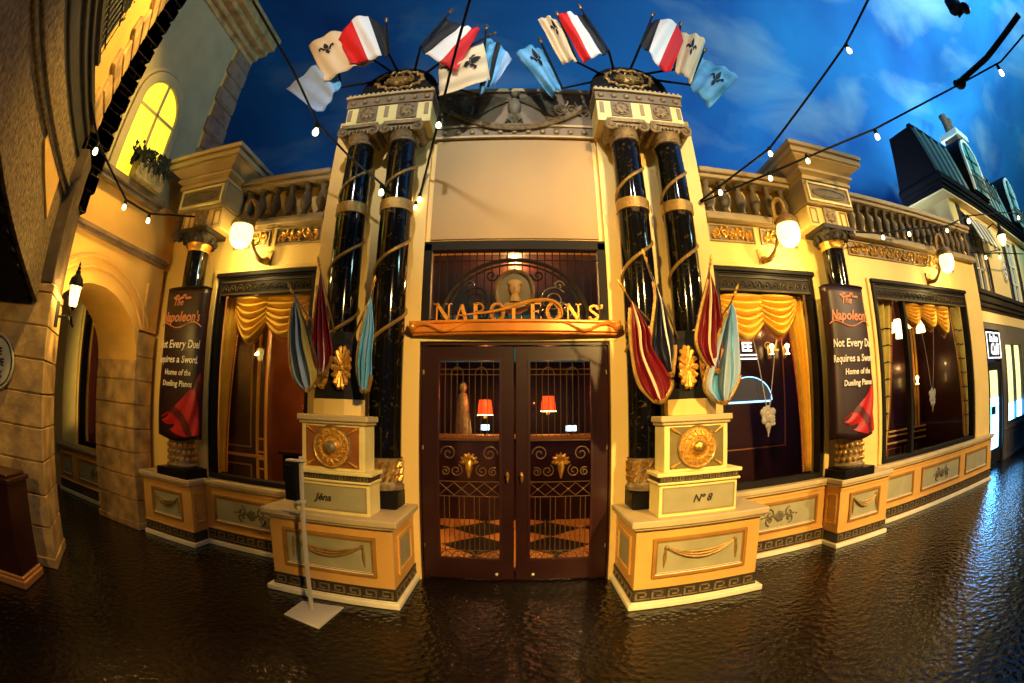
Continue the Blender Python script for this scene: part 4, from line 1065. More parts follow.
b = MB(); b.box(XW, XW + .015, -2.1, -.10, 3.95, 6.98); sobj(b.build('wall_left_upper', 'pale_plaster'))
b = MB(); b.box(XW, XW + .05, -1.95, -.10, 3.19, 3.235); b.box(XW, XW + .085, -1.95, -.10, 3.235, 3.265); b.box(XW, XW + .03, -1.95, -.10, 3.265, 3.30); sobj(b.build('trim_20', 'quoin_stone', bevel=.006))
b = MB()
for r_, d in ((.86, .03), (.98, .045)):
    b.tube([(XW + d * .3, yc + r_ * cos(a), zc + .08 + r_ * .92 * sin(a)) for a in [PI * k / 24 for k in range(3, 25)]], .022, 6)
b.box(XW, XW + .03, -.38, -.345, 2.38, 2.95)
sobj(b.build('trim_21', 'orange_wall', smooth=True))
# inner arch lining over the narrow window
b = MB(); b.ringp([(-6.9 + 0, .77), (-5.2, .77), (-5.2, 3.3), (-6.9, 3.3)], [(-6.32, .80), (-5.28, .80), (-5.28, 2.92), (-6.32, 2.92)], 'y', -.03, .0); sobj(b.build('trim_22', 'cream'))
# quoins at the upper far corner (project past the capped pier)
b = MB(); z = 3.6; k = 0
while z < 6.95:
    w = .46 if k % 2 else .52
    b.box(XW - .05, XW + (.05 if k % 2 else .065), .44 - w, .46, z, z + .285); z += .285; k += 1
sobj(b.build('wall_left_quoins', 'quoin_stone', bevel=.035))
# heavy cornice
b = MB()
for d, z0, z1 in ((.06, 6.98, 7.08), (.14, 7.08, 7.2), (.30, 7.2, 7.32), (.42, 7.32, 7.5), (.48, 7.5, 7.6)):
    b.box(XW - .25, XW + d * .85, -2.15, .42 + d * .3, z0, z1)
sobj(b.build('trim_23', 'limestone', bevel=.012))
# dark pilaster between the two left buildings, shade put into its stone colour
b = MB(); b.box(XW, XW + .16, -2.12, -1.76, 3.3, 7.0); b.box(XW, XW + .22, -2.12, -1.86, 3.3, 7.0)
for k in range(14): b.box(XW, XW + .232, -2.12, -1.755, 3.5 + .25 * k, 3.68 + .25 * k); sobj(b.build('trim_24', 'stone_with_shade', bevel=.01))
# arched lit window
wy, wz, wr = -1.10, 4.98, .37
def archout(r, zb, e=0., cy=wy, cz=wz, n=20): return [(cy - r, zb)] + [(cy - r * cos(PI * k / n), cz + (r + e) * sin(PI * k / n)) for k in range(n + 1)] + [(cy + r, zb)]
st = struct('window_6', (XW, wy, 4.0))
b = MB(); b.prism(archout(.375, 4.0, .05), 'x', XW + .018, XW + .03); b.build('lit_pane', 'lit_window', st)
b = MB(); b.ringp(archout(.50, 3.98, .06), archout(.37, 3.98, .04), 'x', XW + .015, XW + .07); b.ringp(archout(.57, 3.98, .06), archout(.51, 3.98, .06), 'x', XW + .015, XW + .05); b.build('moulded_surround', 'pale_plaster', st, bevel=.01)
b = MB(); b.box(XW + .03, XW + .055, wy - .018, wy + .018, 4.0, 5.40); b.box(XW + .03, XW + .055, wy - .37, wy + .37, 4.90, 4.93); b.build('glazing_bars', 'cap_stone', st)
b = MB(); b.box(XW, XW + .14, wy - .62, wy + .62, 3.86, 3.95); b.box(XW, XW + .10, wy - .58, wy + .58, 3.80, 3.86); b.box(XW, XW + .05, wy - .55, wy + .55, 3.95, 4.0); b.build('window_sill', 'grey_stone', st, bevel=.01)
t = thing('window_planter', 'stone planter box with dark plants on the lit arched window sill', 'planter', (XW + .14, -.98, 3.95))
b = MB(); b.box(XW + .075, XW + .24, -1.24, -.70, 3.95, 4.20); b.build('trough', 'planter', t, bevel=.015)
b = MB(); scroll(b, 0, .5, 0, .2, 0, 3, .010); b.xf(Matrix.Translation((XW + .245, -.72, 3.975)) @ Matrix.Rotation(-PI / 2, 4, 'Z')); b.build('carved_front', 'planter', t, smooth=True)
b = MB()
for k in range(520):
    cy = random.uniform(-1.28, -.66); cz = 4.17 + abs(random.gauss(0, .085)); cx = XW + random.uniform(.06, .27); a = random.uniform(0, 6.3); l = random.uniform(.04, .10)
    p = Vector((cx, cy, cz)); d = Vector((cos(a) * .5, cos(a * 1.7), sin(a))) * l; n_ = Vector((.5, sin(a), cos(a))) * l * .35
    b.add([p, p + d * .5 + n_, p + d, p + d * .5 - n_], [(0, 1, 2, 3)])
for k in range(9):
    cy = -1.25 + .07 * k; b.tube([(XW + .15, cy, 4.15), (XW + .15, cy + random.uniform(-.06, .06), 4.30 + random.uniform(0, .08))], [.012, .003], 4)
for k in range(6):
    b.tube([(XW + .2, -1.26 + .1 * k, 4.22), (XW + .27, -1.26 + .1 * k, 4.17), (XW + .28, -1.26 + .1 * k, 4.05)], [.016, .02, .004], 4)
b.build('plants', 'leaf', t)

# ================================================================== near left building, wall M turned 45 degrees
s2 = .70711
MM = Matrix(((s2, s2, 0, -4.0), (-s2, s2, 0, -2.27), (0, 0, 1, 0), (0, 0, 0, 1)))   # local x runs towards the street, local -y ... faces inward, +y faces the street
def mbm(b, nm, mt, **k):
    b.xf(MM); return sobj(b.build(nm, mt, **k))
def Mw(x, d): return MM @ Vector((x, d, 0))
# stone pier at the corner: dark face towards the viewer, lit face towards the facade
P_ = [(-3.86, -2.17), (-4.40, -1.69), (-5.3, -2.1), (-6.2, -3.9), (-5.6, -3.55)]
def poly_course(b, pts, z0, z1, h=.285):
    cx = sum(p[0] for p in pts) / len(pts); cy = sum(p[1] for p in pts) / len(pts)
    z = z0
    while z < z1 - .02:
        t_ = min(z + h, z1); b.prism(pts, 'z', z, t_ - .012)
        b.prism([(cx + (p[0] - cx) * .985, cy + (p[1] - cy) * .985) for p in pts], 'z', t_ - .012, t_); z = t_
b = MB(); pts = [(-3.86, -2.17), (-4.36, -1.72), (-5.27, -2.0), (-6.4, -3.95), (-5.95, -3.75)]
pts = [(-3.86, -2.17), (-4.36, -1.72), (-5.4, -1.95), (-7.0, -3.1), (-6.0, -3.79)]
poly_course(b, pts, .09, 2.45); b.prism([(-3.83, -2.185), (-4.36, -1.70), (-5.4, -1.93), (-7.02, -3.1), (-6.0, -3.83)], 'z', 0, .09)
sobj(b.build('wall_near_pier', 'limestone', bevel=.010))
# pier shaft above the stone
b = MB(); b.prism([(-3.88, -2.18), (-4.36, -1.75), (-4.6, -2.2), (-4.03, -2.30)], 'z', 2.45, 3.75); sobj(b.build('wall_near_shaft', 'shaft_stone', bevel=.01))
# wall M with a shallow arch over the dark passage; local x = distance from corner towards the street
def lz(x): return 2.28 + .258 * x
b = MB(); n = 16
for k in range(n):
    xa, xb = 3.6 * k / n, 3.6 * (k + 1) / n
    b.prism([(xa, lz(xa)), (xb, lz(xb)), (xb, 3.3), (xa, 3.3)], 'y', -.05, 0)
mbm(b, 'wall_near_left', 'stucco')
b = MB()
for k in range(n):
    xa, xb = 3.6 * k / n, 3.6 * (k + 1) / n
    if xb > .35: b.prism([(max(xa, .35), lz(max(xa, .35)) + .50 + .12 * xa), (xb, lz(xb) + .50 + .12 * xb if lz(xb) + .5 + .12 * xb < 3.24 else 3.24), (xb, 3.26), (max(xa, .35), 3.26)], 'y', 0, .02) if lz(xa) + .5 + .12 * xa < 3.2 else None
mbm(b, 'trim_25', 'orange_wall')
b = MB(); b.box(0, 3.6, 0, .03, 3.26, 3.32); b.box(0, 3.6, 0, .06, 3.32, 3.36); b.box(0, 3.6, -.3, .02, 3.36, 3.62); mbm(b, 'trim_26', 'stucco', bevel=.006)
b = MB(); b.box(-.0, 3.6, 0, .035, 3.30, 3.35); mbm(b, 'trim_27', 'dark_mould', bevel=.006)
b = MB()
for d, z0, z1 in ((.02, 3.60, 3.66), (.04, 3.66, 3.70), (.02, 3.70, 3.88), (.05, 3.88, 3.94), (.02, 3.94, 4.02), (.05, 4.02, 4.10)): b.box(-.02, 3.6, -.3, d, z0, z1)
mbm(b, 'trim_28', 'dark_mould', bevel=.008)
b = MB(); b.box(-.12, 3.6, -.3, 0, 4.06, 7.6); mbm(b, 'wall_near_upper', 'orange_wall')
b = MB(); z = 4.06; k = 0
while z < 7.5:
    w = .46 if k % 2 else .60
    b.box(-.30, -.30 + w, -.2, .05, z, z + .235); z += .25; k += 1
mbm(b, 'wall_near_quoins', 'limestone', bevel=.02)
# black boxes standing in for the darkness inside the passage
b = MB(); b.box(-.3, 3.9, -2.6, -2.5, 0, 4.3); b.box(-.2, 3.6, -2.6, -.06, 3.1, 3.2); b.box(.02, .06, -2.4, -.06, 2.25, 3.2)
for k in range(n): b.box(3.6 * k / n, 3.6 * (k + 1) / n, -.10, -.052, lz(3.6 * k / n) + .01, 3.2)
mbm(b, 'passage_darkness', 'roof_black')
# balcony window with black railing
t = thing('balcony', 'black iron balcony with dark plants high on the orange wall', 'balcony', tuple(Mw(1.2, 0).to_2d()) + (4.15,))
def mb_t(b, nm, mt, par, **k): b.xf(MM); return b.build(nm, mt, par, **k)
b = MB(); b.box(.88, 2.6, -.01, .015, 4.18, 6.2); mb_t(b, 'dark_window', 'frame_black', t)
b = MB()
for zz in (4.16, 4.26, 4.55): b.tube([(.90, .06, zz), (2.6, .06, zz)], .010, 5)
for k in range(19): b.tube([(.92 + .09 * k, .06, 4.16), (.92 + .09 * k, .06, 4.55)], .007, 4)
mb_t(b, 'railing', 'black_paint', t)
b = MB(); b.box(.86, 2.6, 0, .08, 4.10, 4.15); mb_t(b, 'slab', 'dark_mould', t)
b = MB()
for k in range(170):
    x = random.uniform(.9, 2.4); z = 4.55 + abs(random.gauss(0, .13)); a = random.uniform(0, 6.3); l = random.uniform(.03, .08)
    p = Vector((x, random.uniform(.02, .09), z)); d = Vector((cos(a), .3 * sin(a), sin(a))) * l; n_ = Vector((-sin(a), .4, cos(a))) * l * .35
    b.add([p, p + d * .5 + n_, p + d, p + d * .5 - n_], [(0, 1, 2, 3)])
mb_t(b, 'plants', 'leaf', t)
# oval sign on the dark face of the near pier
t = thing('oval_sign', 'round cream sign with black lettering on the stone pier above the podium', 'sign', (-4.30, -2.52, 1.72))
u_ = Vector((-.797, -.604, 0)); nrm = Vector((.604, -.797, 0))
def S2(a, c, d): p = Vector((-4.335, -2.535, 1.725)) - u_ * a + nrm * (.02 + d); return (p.x, p.y, p.z + c)
ds = [(.235 * cos(2 * PI * k / 32), .235 * sin(2 * PI * k / 32)) for k in range(32)]
b = MB(); vs = [S2(a, c, 0) for a, c in ds] + [S2(a, c, .02) for a, c in ds]; b.add(vs, [tuple(range(32)), tuple(range(32, 64))] + [(k, (k + 1) % 32, 32 + (k + 1) % 32, 32 + k) for k in range(32)]); b.build('sign_board', 'sign_face', t)
b = MB(); b.tube([S2(a * .91, c * .91, .022) for a, c in ds], .007, 5, True); b.build('black_ring', 'black_paint', t)
b = MB(); b.tube([S2(a, c, .018) for a, c in ds], .012, 5, True); b.build('rim', 'sign_face', t, smooth=True)
b = MB()
for w_, zz in (('THE', .09), ('ROUE', .0), ('PAIX', -.10)): b.text(w_, .085, lambda x, y, z, zz=zz: S2(x, y + zz - .03, .023 + z), .001, bold=.003)
b.build('lettering', 'black_paint', t)
# wall lantern
lx, ly, lz_ = -3.93, -1.84, 2.44
t = thing('wall_lantern', 'black carriage lantern glowing on the stone pier beside the arch', 'lantern', (lx, ly, lz_ - .2))
LS = Matrix.Translation((lx, ly, lz_)) @ Matrix.Scale(.72, 4) @ Matrix.Translation((-lx, -ly, -lz_))
b = MB(); b.lathe([(.045, lz_ - .17), (.062, lz_ - .15), (.095, lz_ + .10)], lx, ly, 8); b.xf(LS); b.build('glass_body', 'lantern_glass', t)
point('lantern_glow', (lx - .10, ly - .02, lz_ - .02), 9, (1, .64, .16), .02)
point('lantern_glow', (lx + .02, ly + .12, lz_ - .02), 20, (1, .64, .16), .02)
b = MB()
for k in range(8):
    a = 2 * PI * k / 8; b.tube([(lx + .048 * cos(a), ly + .048 * sin(a), lz_ - .17), (lx + .098 * cos(a), ly + .098 * sin(a), lz_ + .10)], .006, 4)
b.lathe([(.0, lz_ - .22), (.02, lz_ - .21), (.05, lz_ - .17), (0, lz_ - .165)], lx, ly, 8)
b.lathe([(.115, lz_ + .09), (.12, lz_ + .11), (.10, lz_ + .19), (.045, lz_ + .25), (.035, lz_ + .30), (.018, lz_ + .31), (.03, lz_ + .335), (.012, lz_ + .36), (.02, lz_ + .38), (0, lz_ + .43)], lx, ly, 12)
b.xf(LS); b.build('cage', 'black_paint', t)
b = MB(); b.tube([(lx, ly, lz_ - .2), (lx - .02, ly + .02, lz_ - .26), (lx - .10, ly + .10, lz_ - .28), (lx - .13, ly + .04, lz_ - .2), (-4.12, -1.95, lz_ - .22)], .013, 6); b.box(-4.14, -4.08, -1.99, -1.92, lz_ - .32, lz_ - .08); b.build('bracket', 'black_paint', t, smooth=True)
# dark wooden stand in the near left corner
t = thing('wooden_podium', 'dark reddish wooden podium with lighter base against the stone pier', 'podium', (-3.9, -2.72, 0))
Rz = Matrix.Translation((-3.93, -2.68, 0)) @ Matrix.Rotation(math.radians(33), 4, 'Z')
b = MB(); b.box(-.45, .24, -.24, .16, .10, .82); b.xf(Rz); b.build('body', 'mahogany', t, bevel=.006)
b = MB(); b.box(-.47, .27, -.27, .18, 0, .07); b.box(-.46, .255, -.255, .17, .07, .10); b.xf(Rz); b.build('base_moulding', 'line_gold', t, bevel=.01)
b = MB(); b.box(-.47, .26, -.26, .18, .82, .86); b.box(-.46, .22, -.22, .14, .86, .885); b.xf(Rz); b.build('top', 'mahogany', t, bevel=.006)

# ================================================================== right building
a7 = math.radians(7)
RM = Matrix.Translation((8.0, .4, 0)) @ Matrix.Rotation(a7, 4, 'Z')
def R(b, nm, mt, par=None, **k):
    b.xf(RM); o = b.build(nm, mt, par, **k)
    return o if par else sobj(o)
def RV(x, y, z): return tuple(RM @ Vector((x, y, z)))
b = MB(); b.wall(0, 9.5, 3.2, 5.3, [(.75, 1.5, 3.35, 4.75), (3.55, 4.5, 3.35, 4.9), (6.4, 7.2, 3.35, 4.9)], 0, .3); b.box(0, .25, .3, 2.5, 3.2, 5.3)
R(b, 'wall_right', 'soffit')
b = MB(); b.box(0, .32, -.05, 0, 3.3, 5.2); R(b, 'trim_30', 'pilaster', bevel=.006)
b = MB()
for d, z0, z1 in ((.04, 2.93, 3.0), (.10, 3.0, 3.08), (.16, 3.08, 3.2), (.22, 3.2, 3.28)): b.box(-.1, 9.5, -d, .2, z0, z1)
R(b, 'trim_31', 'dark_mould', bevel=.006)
b = MB(); b.box(-.1, 9.5, -.02, .2, 2.72, 2.93); R(b, 'trim_32', 'soffit')
b = MB(); b.wall(-.1, 9.5, 0, 2.72, [(.62, 1.62, .0, 2.60), (1.95, 3.6, .72, 2.35), (4.0, 6.5, .72, 2.35)], 0, .2); R(b, 'wall_right_shopfront', 'shop_grey')
b = MB()
b.frame(1.93, 3.62, .70, 2.38, .06, -.03, .0); b.box(1.75, 3.8, -.05, 0, .60, .68); b.frame(2.0, 3.5, .12, .5, .03, -.02, 0); b.box(1.7, 9.5, -.04, 0, 0, .09); R(b, 'trim_33', 'shop_grey', bevel=.006)
st = struct('door_3', RV(.62, 0, 0)); st.rotation_euler = (0, 0, 0)
b = MB(); b.ringp([(.64, .02), (1.60, .02), (1.60, 1.92), (.64, 1.92)], [(.84, .32), (1.42, .32), (1.42, 1.82), (.84, 1.82)], 'y', .05, .10); b.box(.62, 1.62, .04, .12, 1.92, 1.98); b.box(.6, .66, .0, .12, 0, 2.6); b.box(1.58, 1.66, .0, .12, 0, 2.6); R(b, 'door_leaf', 'shop_black', st)
b = MB(); b.box(.84, 1.42, .07, .075, .32, 1.30); R(b, 'lit_glass', 'lit_blue', st)
b = MB(); b.box(.84, 1.42, .07, .075, 1.30, 1.82); R(b, 'lit_upper_glass', 'lit_shop', st)
b = MB(); b.box(.88, 1.15, .03, .06, .98, 1.14); R(b, 'push_plate', 'shop_black', st)
st = struct('window_7', RV(2.7, 0, .72))
b = MB(); b.box(1.98, 3.58, .08, .085, 1.1, 2.33); R(b, 'lit_upper_pane', 'lit_shop', st)
b = MB(); b.box(1.98, 3.58, .08, .085, .74, 1.1); R(b, 'lit_lower_pane', 'lit_blue', st)
b = MB()
for xx in (1.98, 2.75, 3.52): b.box(xx, xx + .07, .0, .08, .74, 2.33)
R(b, 'window_frame', 'shop_black', st)
t = thing('shop_sign', 'square black sign with white border and script above the glowing shop door', 'sign', RV(1.1, 0, 2.0))
b = MB(); b.box(.62, 1.60, -.02, .03, 2.02, 2.56); R(b, 'sign_board', 'shop_black', t)
b = MB(); b.frame(.64, 1.58, 2.04, 2.54, .022, -.035, -.02); R(b, 'border', 'sign_white', t)
b = MB(); b.text('La Rue', .20, lambda x, y, z: (1.10 + x, -.03 - z, 2.36 + y), .002, shear=.3, bold=.006); b.text('Café', .30, lambda x, y, z: (1.12 + x, -.03 - z, 2.12 + y), .002, shear=.3, bold=.01); R(b, 'lettering', 'sign_white', t)
# upper windows
for n, (xa, xb, zt) in enumerate(((.75, 1.5, 4.75), (3.55, 4.5, 4.9), (6.4, 7.2, 4.9))):
    st = struct('window_%d' % (8 + n), RV((xa + xb) / 2, 0, 3.35))
    b = MB(); b.box(xa, xb, .12, .13, 3.35, zt); R(b, 'pane', 'glass_blue' if n else 'frame_black', st)
    b = MB(); b.frame(xa, xb, 3.35, zt, .05, .04, .12); b.box((xa + xb) / 2 - .02, (xa + xb) / 2 + .02, .04, .12, 3.35, zt)
    for zz in (3.8, 4.25): b.box(xa, xb, .05, .12, zz, zz + .03)
    R(b, 'window_frame', 'white_trim', st)
b = MB()
for xa, xb in ((.55, .75), (1.5, 1.72), (3.3, 3.55), (4.5, 4.75)): b.box(xa, xb, -.04, 0, 3.35, 4.9)
b.box(.38, .55, -.06, 0, 3.3, 5.0)
R(b, 'trim_34', 'shop_black', bevel=.005)
# striped awning
t = thing('awning', 'small black and white striped awning on the mansard building', 'awning', RV(1.8, 0, 4.4))
b = MB()
def aw(u, v): x = .62 + 1.45 * u; return (x, -.30 * v - .03, 4.88 - .62 * v ** 1.2 - (.05 * abs(sin(u * 9 * PI)) if v > .96 else 0))
b.grid(aw, 54, 12, lambda u, v: int(u * 9) % 2); R(b, 'striped_cloth', ['shop_black', 'white_trim'], t, smooth=True, solid=.01)
b = MB(); b.tube([(.62, -.02, 4.3), (.62, -.33, 4.26), (2.07, -.33, 4.26), (2.07, -.02, 4.3)], .012, 5); R(b, 'arms', 'shop_black', t)
t = thing('round_sign', 'round pale sign with red lettering on the upper wall of the mansard building', 'sign', RV(3.0, 0, 4.1))
b = MB(); b.prism([(2.98 + .22 * cos(2 * PI * k / 28), 3.98 + .25 * sin(2 * PI * k / 28)) for k in range(28)], 'y', -.05, -.01); R(b, 'sign_board', 'white_trim', t)
b = MB(); b.tube([(2.98 + .19 * cos(2 * PI * k / 28), -.052, 3.98 + .22 * sin(2 * PI * k / 28)) for k in range(28)], .008, 5, True)
b.text('Café', .12, lambda x, y, z: (2.98 + x, -.053 - z, 4.0 + y), .002, shear=.3); b.text('Paris', .10, lambda x, y, z: (2.98 + x, -.053 - z, 3.88 + y), .002, shear=.3); R(b, 'lettering', 'maroon', t)
# street lamp on that wall
t = thing('bracket_lantern', 'black capped bracket lantern under the eaves of the mansard building', 'lantern', RV(2.35, -.3, 4.5))
b = MB(); b.lathe([(.13, 4.62), (.11, 4.5), (.05, 4.40), (0, 4.38)], 2.40, -.36, 14); R(b, 'globe', 'globe', t, smooth=True)
b = MB(); b.lathe([(.16, 4.62), (.15, 4.65), (.07, 4.74), (.03, 4.90), (0, 4.98)], 2.40, -.36, 14); b.tube([(2.40, -.36, 4.75), (2.40, -.2, 4.95), (2.40, 0, 4.9)], .018, 6); R(b, 'cap_and_arm', 'black_paint', t)
# soffit, fascia and mansard roof
b = MB(); b.prism([(-.45, -.20), (9.5, -.20), (9.5, .1), (0.0, .1), (0.0, .9), (-.45, .9)], 'z', 5.02, 5.08); b.box(0, .25, .0, .9, 4.6, 5.05)
R(b, 'trim_35', 'soffit')
b = MB()
for d, z0, z1 in ((.0, 5.05, 5.14), (.04, 5.14, 5.22), (.08, 5.22, 5.34), (.04, 5.34, 5.40)): b.box(-.47 - d, 9.5, -.22 - d, .92, z0, z1)
R(b, 'trim_36', 'roof_black', bevel=.008)
z0, z1 = 5.40, 6.50
t = thing('mansard_roof', 'steep dark mansard roof with standing seams and two dormers', 'roof', RV(3, .5, 5.4))
b = MB(); v = [(-.47, -.20, z0), (9.5, -.20, z0), (9.5, .03, z1), (-.47, .03, z1), (-.47, .9, z0), (-.47, .7, z1), (9.5, 1.4, z0), (9.5, 1.2, z1)]
b.add(v, [(0, 1, 2, 3), (0, 3, 5, 4), (3, 2, 7, 5), (0, 4, 6, 1), (1, 6, 7, 2), (4, 5, 7, 6)]); R(b, 'roof_body', 'roof_metal', t)
b = MB(); b.add([(-.49, -.18, z0), (-.49, .9, z0), (-.49, .7, z1), (-.49, .03, z1)], [(0, 1, 2, 3)]); R(b, 'dark_end', 'roof_black', t, solid=.01)  # near-black sheet over the left end of the roof
b = MB()
for k in range(28):
    x = -.32 + .36 * k; b.tube([(x, -.215, z0), (x + .0, .015, z1)], .034, 4)
R(b, 'standing_seams', 'seam_metal', t)
b = MB(); b.box(-.5, 9.5, -.0, .12, z1 - .02, z1 + .05); R(b, 'ridge_trim', 'roof_black', t, bevel=.01)
# dormers
def dormer(x, lab):
    t = thing('dormer', lab, 'dormer', RV(x, -.4, 5.45), 'white arched dormers on the mansard roof')
    r = .44; zc = 6.28
    def o(r, zb, e=0): return [(x - r, zb)] + [(x - r * cos(PI * k / 16), zc + (r + e) * sin(PI * k / 16)) for k in range(17)] + [(x + r, zb)]
    b = MB(); b.prism(o(r + .10, 5.42, .04), 'y', -.30, .6); R(b, 'dormer_body', 'roof_black', t)
    b = MB(); b.ringp(o(r + .06, 5.46, .03), o(r, 5.46, .02), 'y', -.36, -.30); R(b, 'arched_trim', 'white_trim', t)
    b = MB(); b.prism(o(r, 5.46, .02), 'y', -.308, -.302); R(b, 'pane', 'glass_blue', t)
    b = MB(); b.box(x - .02, x + .02, -.33, -.308, 5.46, 6.9)
    for zz in (5.85, 6.30): b.box(x - r, x + r, -.33, -.308, zz, zz + .03)
    R(b, 'glazing_bars', 'roof_black', t)
    b = MB()
    for zz in (5.46, 5.80): b.tube([(x - .7, -.48, zz), (x + .9, -.48, zz)], .016, 4)
    for k in range(17): b.tube([(x - .7 + .1 * k, -.48, 5.40), (x - .7 + .1 * k, -.48, 5.80)], .010, 4)
    R(b, 'railing', 'black_paint', t)
dormer(1.90, 'white arched dormer next to the chimney'); dormer(5.2, 'white arched dormer further from the chimney on the mansard roof'); 
t = thing('chimney', 'brick chimney with white cap and clay pots behind the first dormer', 'chimney', RV(3.3, .6, 6.4))
b = MB(); b.box(3.45, 4.15, .30, .85, 6.3, 7.85); R(b, 'brick_stack', 'brick', t)
b = MB(); b.box(3.37, 4.23, .22, .93, 7.85, 8.02); R(b, 'white_cap', 'white_trim', t, bevel=.01)
for k in range(2):
    b = MB(); b.lathe([(.14, 8.02), (.12, 8.06), (.11, 8.5), (.14, 8.53), (.14, 8.62), (.10, 8.62)], 3.58 + .34 * k, .57, 12); R(b, 'chimney_pot', 'brick', t, smooth=True)

# ================================================================== strings of bulbs
def string(pts, bulbs, lab, r=.012, sag=0., grp='strings of bulbs over the street'):
    base = pts[-1]
    t = thing('string_light', lab, 'string light', base, grp)
    b = MB(); P3 = []
    for i in range(len(pts) - 1):
        A, B = Vector(pts[i]), Vector(pts[i + 1])
        for k in range(8):
            u = k / 8; P3.append(A + (B - A) * u - Vector((0, 0, sag * 4 * u * (1 - u) * (B - A).length)))
    P3.append(Vector(pts[-1])); b.tube(P3, r, 6); b.build('cable', 'black_paint', t, smooth=True)
    for p, k in bulbs:
        x, y, z = p
        m = MB(); m.lathe([(.016 * k, z - .0), (.022 * k, z - .01), (.022 * k, z - .05 * k), (.016 * k, z - .055 * k)], x, y, 10); so = m.build('socket', 'black_plastic', t, smooth=True)
        m = MB(); m.lathe([(.012 * k, z - .05 * k), (.022 * k, z - .07 * k), (.027 * k, z - .092 * k), (.020 * k, z - .112 * k), (0, z - .12 * k)], x, y, 12); m.build('bulb', 'bulb', so, smooth=True)
string([(-2.084, -2.375, 4.7), (-1.904, -1.615, 4.42), (-1.901, -.90, 4.30), (-1.586, -.65, 4.0), (-1.225, -.60, 3.68), (-1.20, -.14, 3.66)], [((-1.901, -.90, 4.30), 1.25), ((-1.225, -.60, 3.68), 1.0)], 'cable of bulbs ending between two black columns above the dispenser stand')
string([(-.10, -3.6, 5.3), (-.322, -1.997, 4.6), (-.692, -.80, 4.27), (-.898, -.2, 4.069), (-.957, -.14, 3.79)], [((-.692, -.80, 4.27), 1.0), ((-.957, -.15, 3.80), .9), ((-.99, -.16, 3.70), .8)], 'cable of bulbs crossing two flags down to the beige middle panel')
string([(3.2, -4.3, 5.6), (2.964, -2.778, 4.72), (3.003, -2.164, 4.65), (2.45, -1.0, 4.0), (1.96, -.15, 3.77)], [((3.003, -2.164, 4.65), 1.0), ((2.45, -1.0, 4.02), .9), ((2.10, -.4, 3.84), .9)], 'steeper of two bulb cables running to the tower above the No 8 pedestal')
string([(5.463, -3.647, 5.0), (5.455, -3.035, 4.95), (5.14, -2.315, 4.9), (3.691, -1.5, 4.24), (2.585, -.7, 3.90), (1.96, -.15, 3.75)], [((5.43, -2.95, 4.93), 1.3), ((3.691, -1.5, 4.24), 1.1), ((2.95, -.98, 4.04), .9), ((2.585, -.7, 3.92), .9)], 'flatter of two bulb cables to the No 8 tower, carried by a black pipe')
string([(-3.7, -3.8, 5.4), (-3.7, -3.26, 4.70), (-3.7, -2.86, 4.33), (-3.7, -2.212, 3.75), (-3.7, -1.585, 3.42), (-3.7, -1.18, 3.43), (-3.75, -.3, 3.75)], [((-3.7, -3.26, 4.70), .9), ((-3.7, -2.212, 3.75), 1.1), ((-3.7, -1.585, 3.42), .9), ((-3.7, -1.18, 3.43), .9)], 'cable of bulbs hanging along the stone building with the arch')
string([(4.0, -.4, 3.52), (4.525, -.4, 3.57), (5.172, -.4, 3.71), (6.349, -.4, 3.93), (7.295, -.4, 4.26), (9.229, -.4, 4.68), (10.326, -.4, 4.86)], [((4.525, -.4, 3.59), .9), ((5.172, -.4, 3.73), 1.0), ((6.349, -.4, 3.95), 1.0), ((7.295, -.4, 4.28), 1.3), ((10.326, -.4, 4.88), 1.3)], 'cable of bulbs passing in front of the long balustrade')
string([(7.686, -.05, 3.79), (8.348, -.05, 3.85), (9.138, -.05, 3.96), (10.976, 0, 4.18)], [((8.348, -.05, 3.87), 1.1), ((9.138, -.05, 3.97), 1.1)], 'short cable of bulbs in front of the mansard building windows')
# thick clamped pipe carrying the lower right cable
t = thing('cable_pipe', 'thick black pipe with clamp carrying a bulb cable', 'pipe', (5.14, -2.315, 4.9))
b = MB(); b.tube([(5.14, -2.315, 4.93), (5.27, -2.9, 5.0), (5.30, -3.8, 5.12)], .038, 8); b.build('tube', 'black_plastic', t, smooth=True)
b = MB(); b.ball((5.14, -2.315, 4.90), .075, 10, 8, (1, 1.3, .9)); b.ball((5.12, -2.25, 4.93), .05, 8, 6); b.build('clamp', 'black_plastic', t, smooth=True)
# theatre spotlight hanging from the ceiling
t = thing('hanging_spotlight', 'black theatre spotlight hanging from the painted sky ceiling', 'spotlight', (6.14, -2.75, 6.5))
b = MB(); b.lathe([(.0, 6.62), (.12, 6.6), (.13, 6.50), (.15, 6.42)], 6.05, -2.72, 14); b.ball((6.25, -2.85, 6.47), .10, 10, 8); b.build('housing', 'black_plastic', t, smooth=True)
b = MB(); b.tube([(6.14, -2.78, 6.55), (6.14, -2.78, 7.4), (6.14, -2.78, 11.0)], .03, 8); b.box(6.0, 6.3, -2.83, -2.73, 6.6, 6.9); b.build('yoke', 'black_plastic', t)
b = MB(); b.box(5.92, 5.94, -2.80, -2.64, 6.36, 6.48); b.build('barn_door', 'black_plastic', t)
b = MB(); b.box(6.14, 6.16, -2.80, -2.64, 6.36, 6.48); b.build('barn_door', 'black_plastic', t)
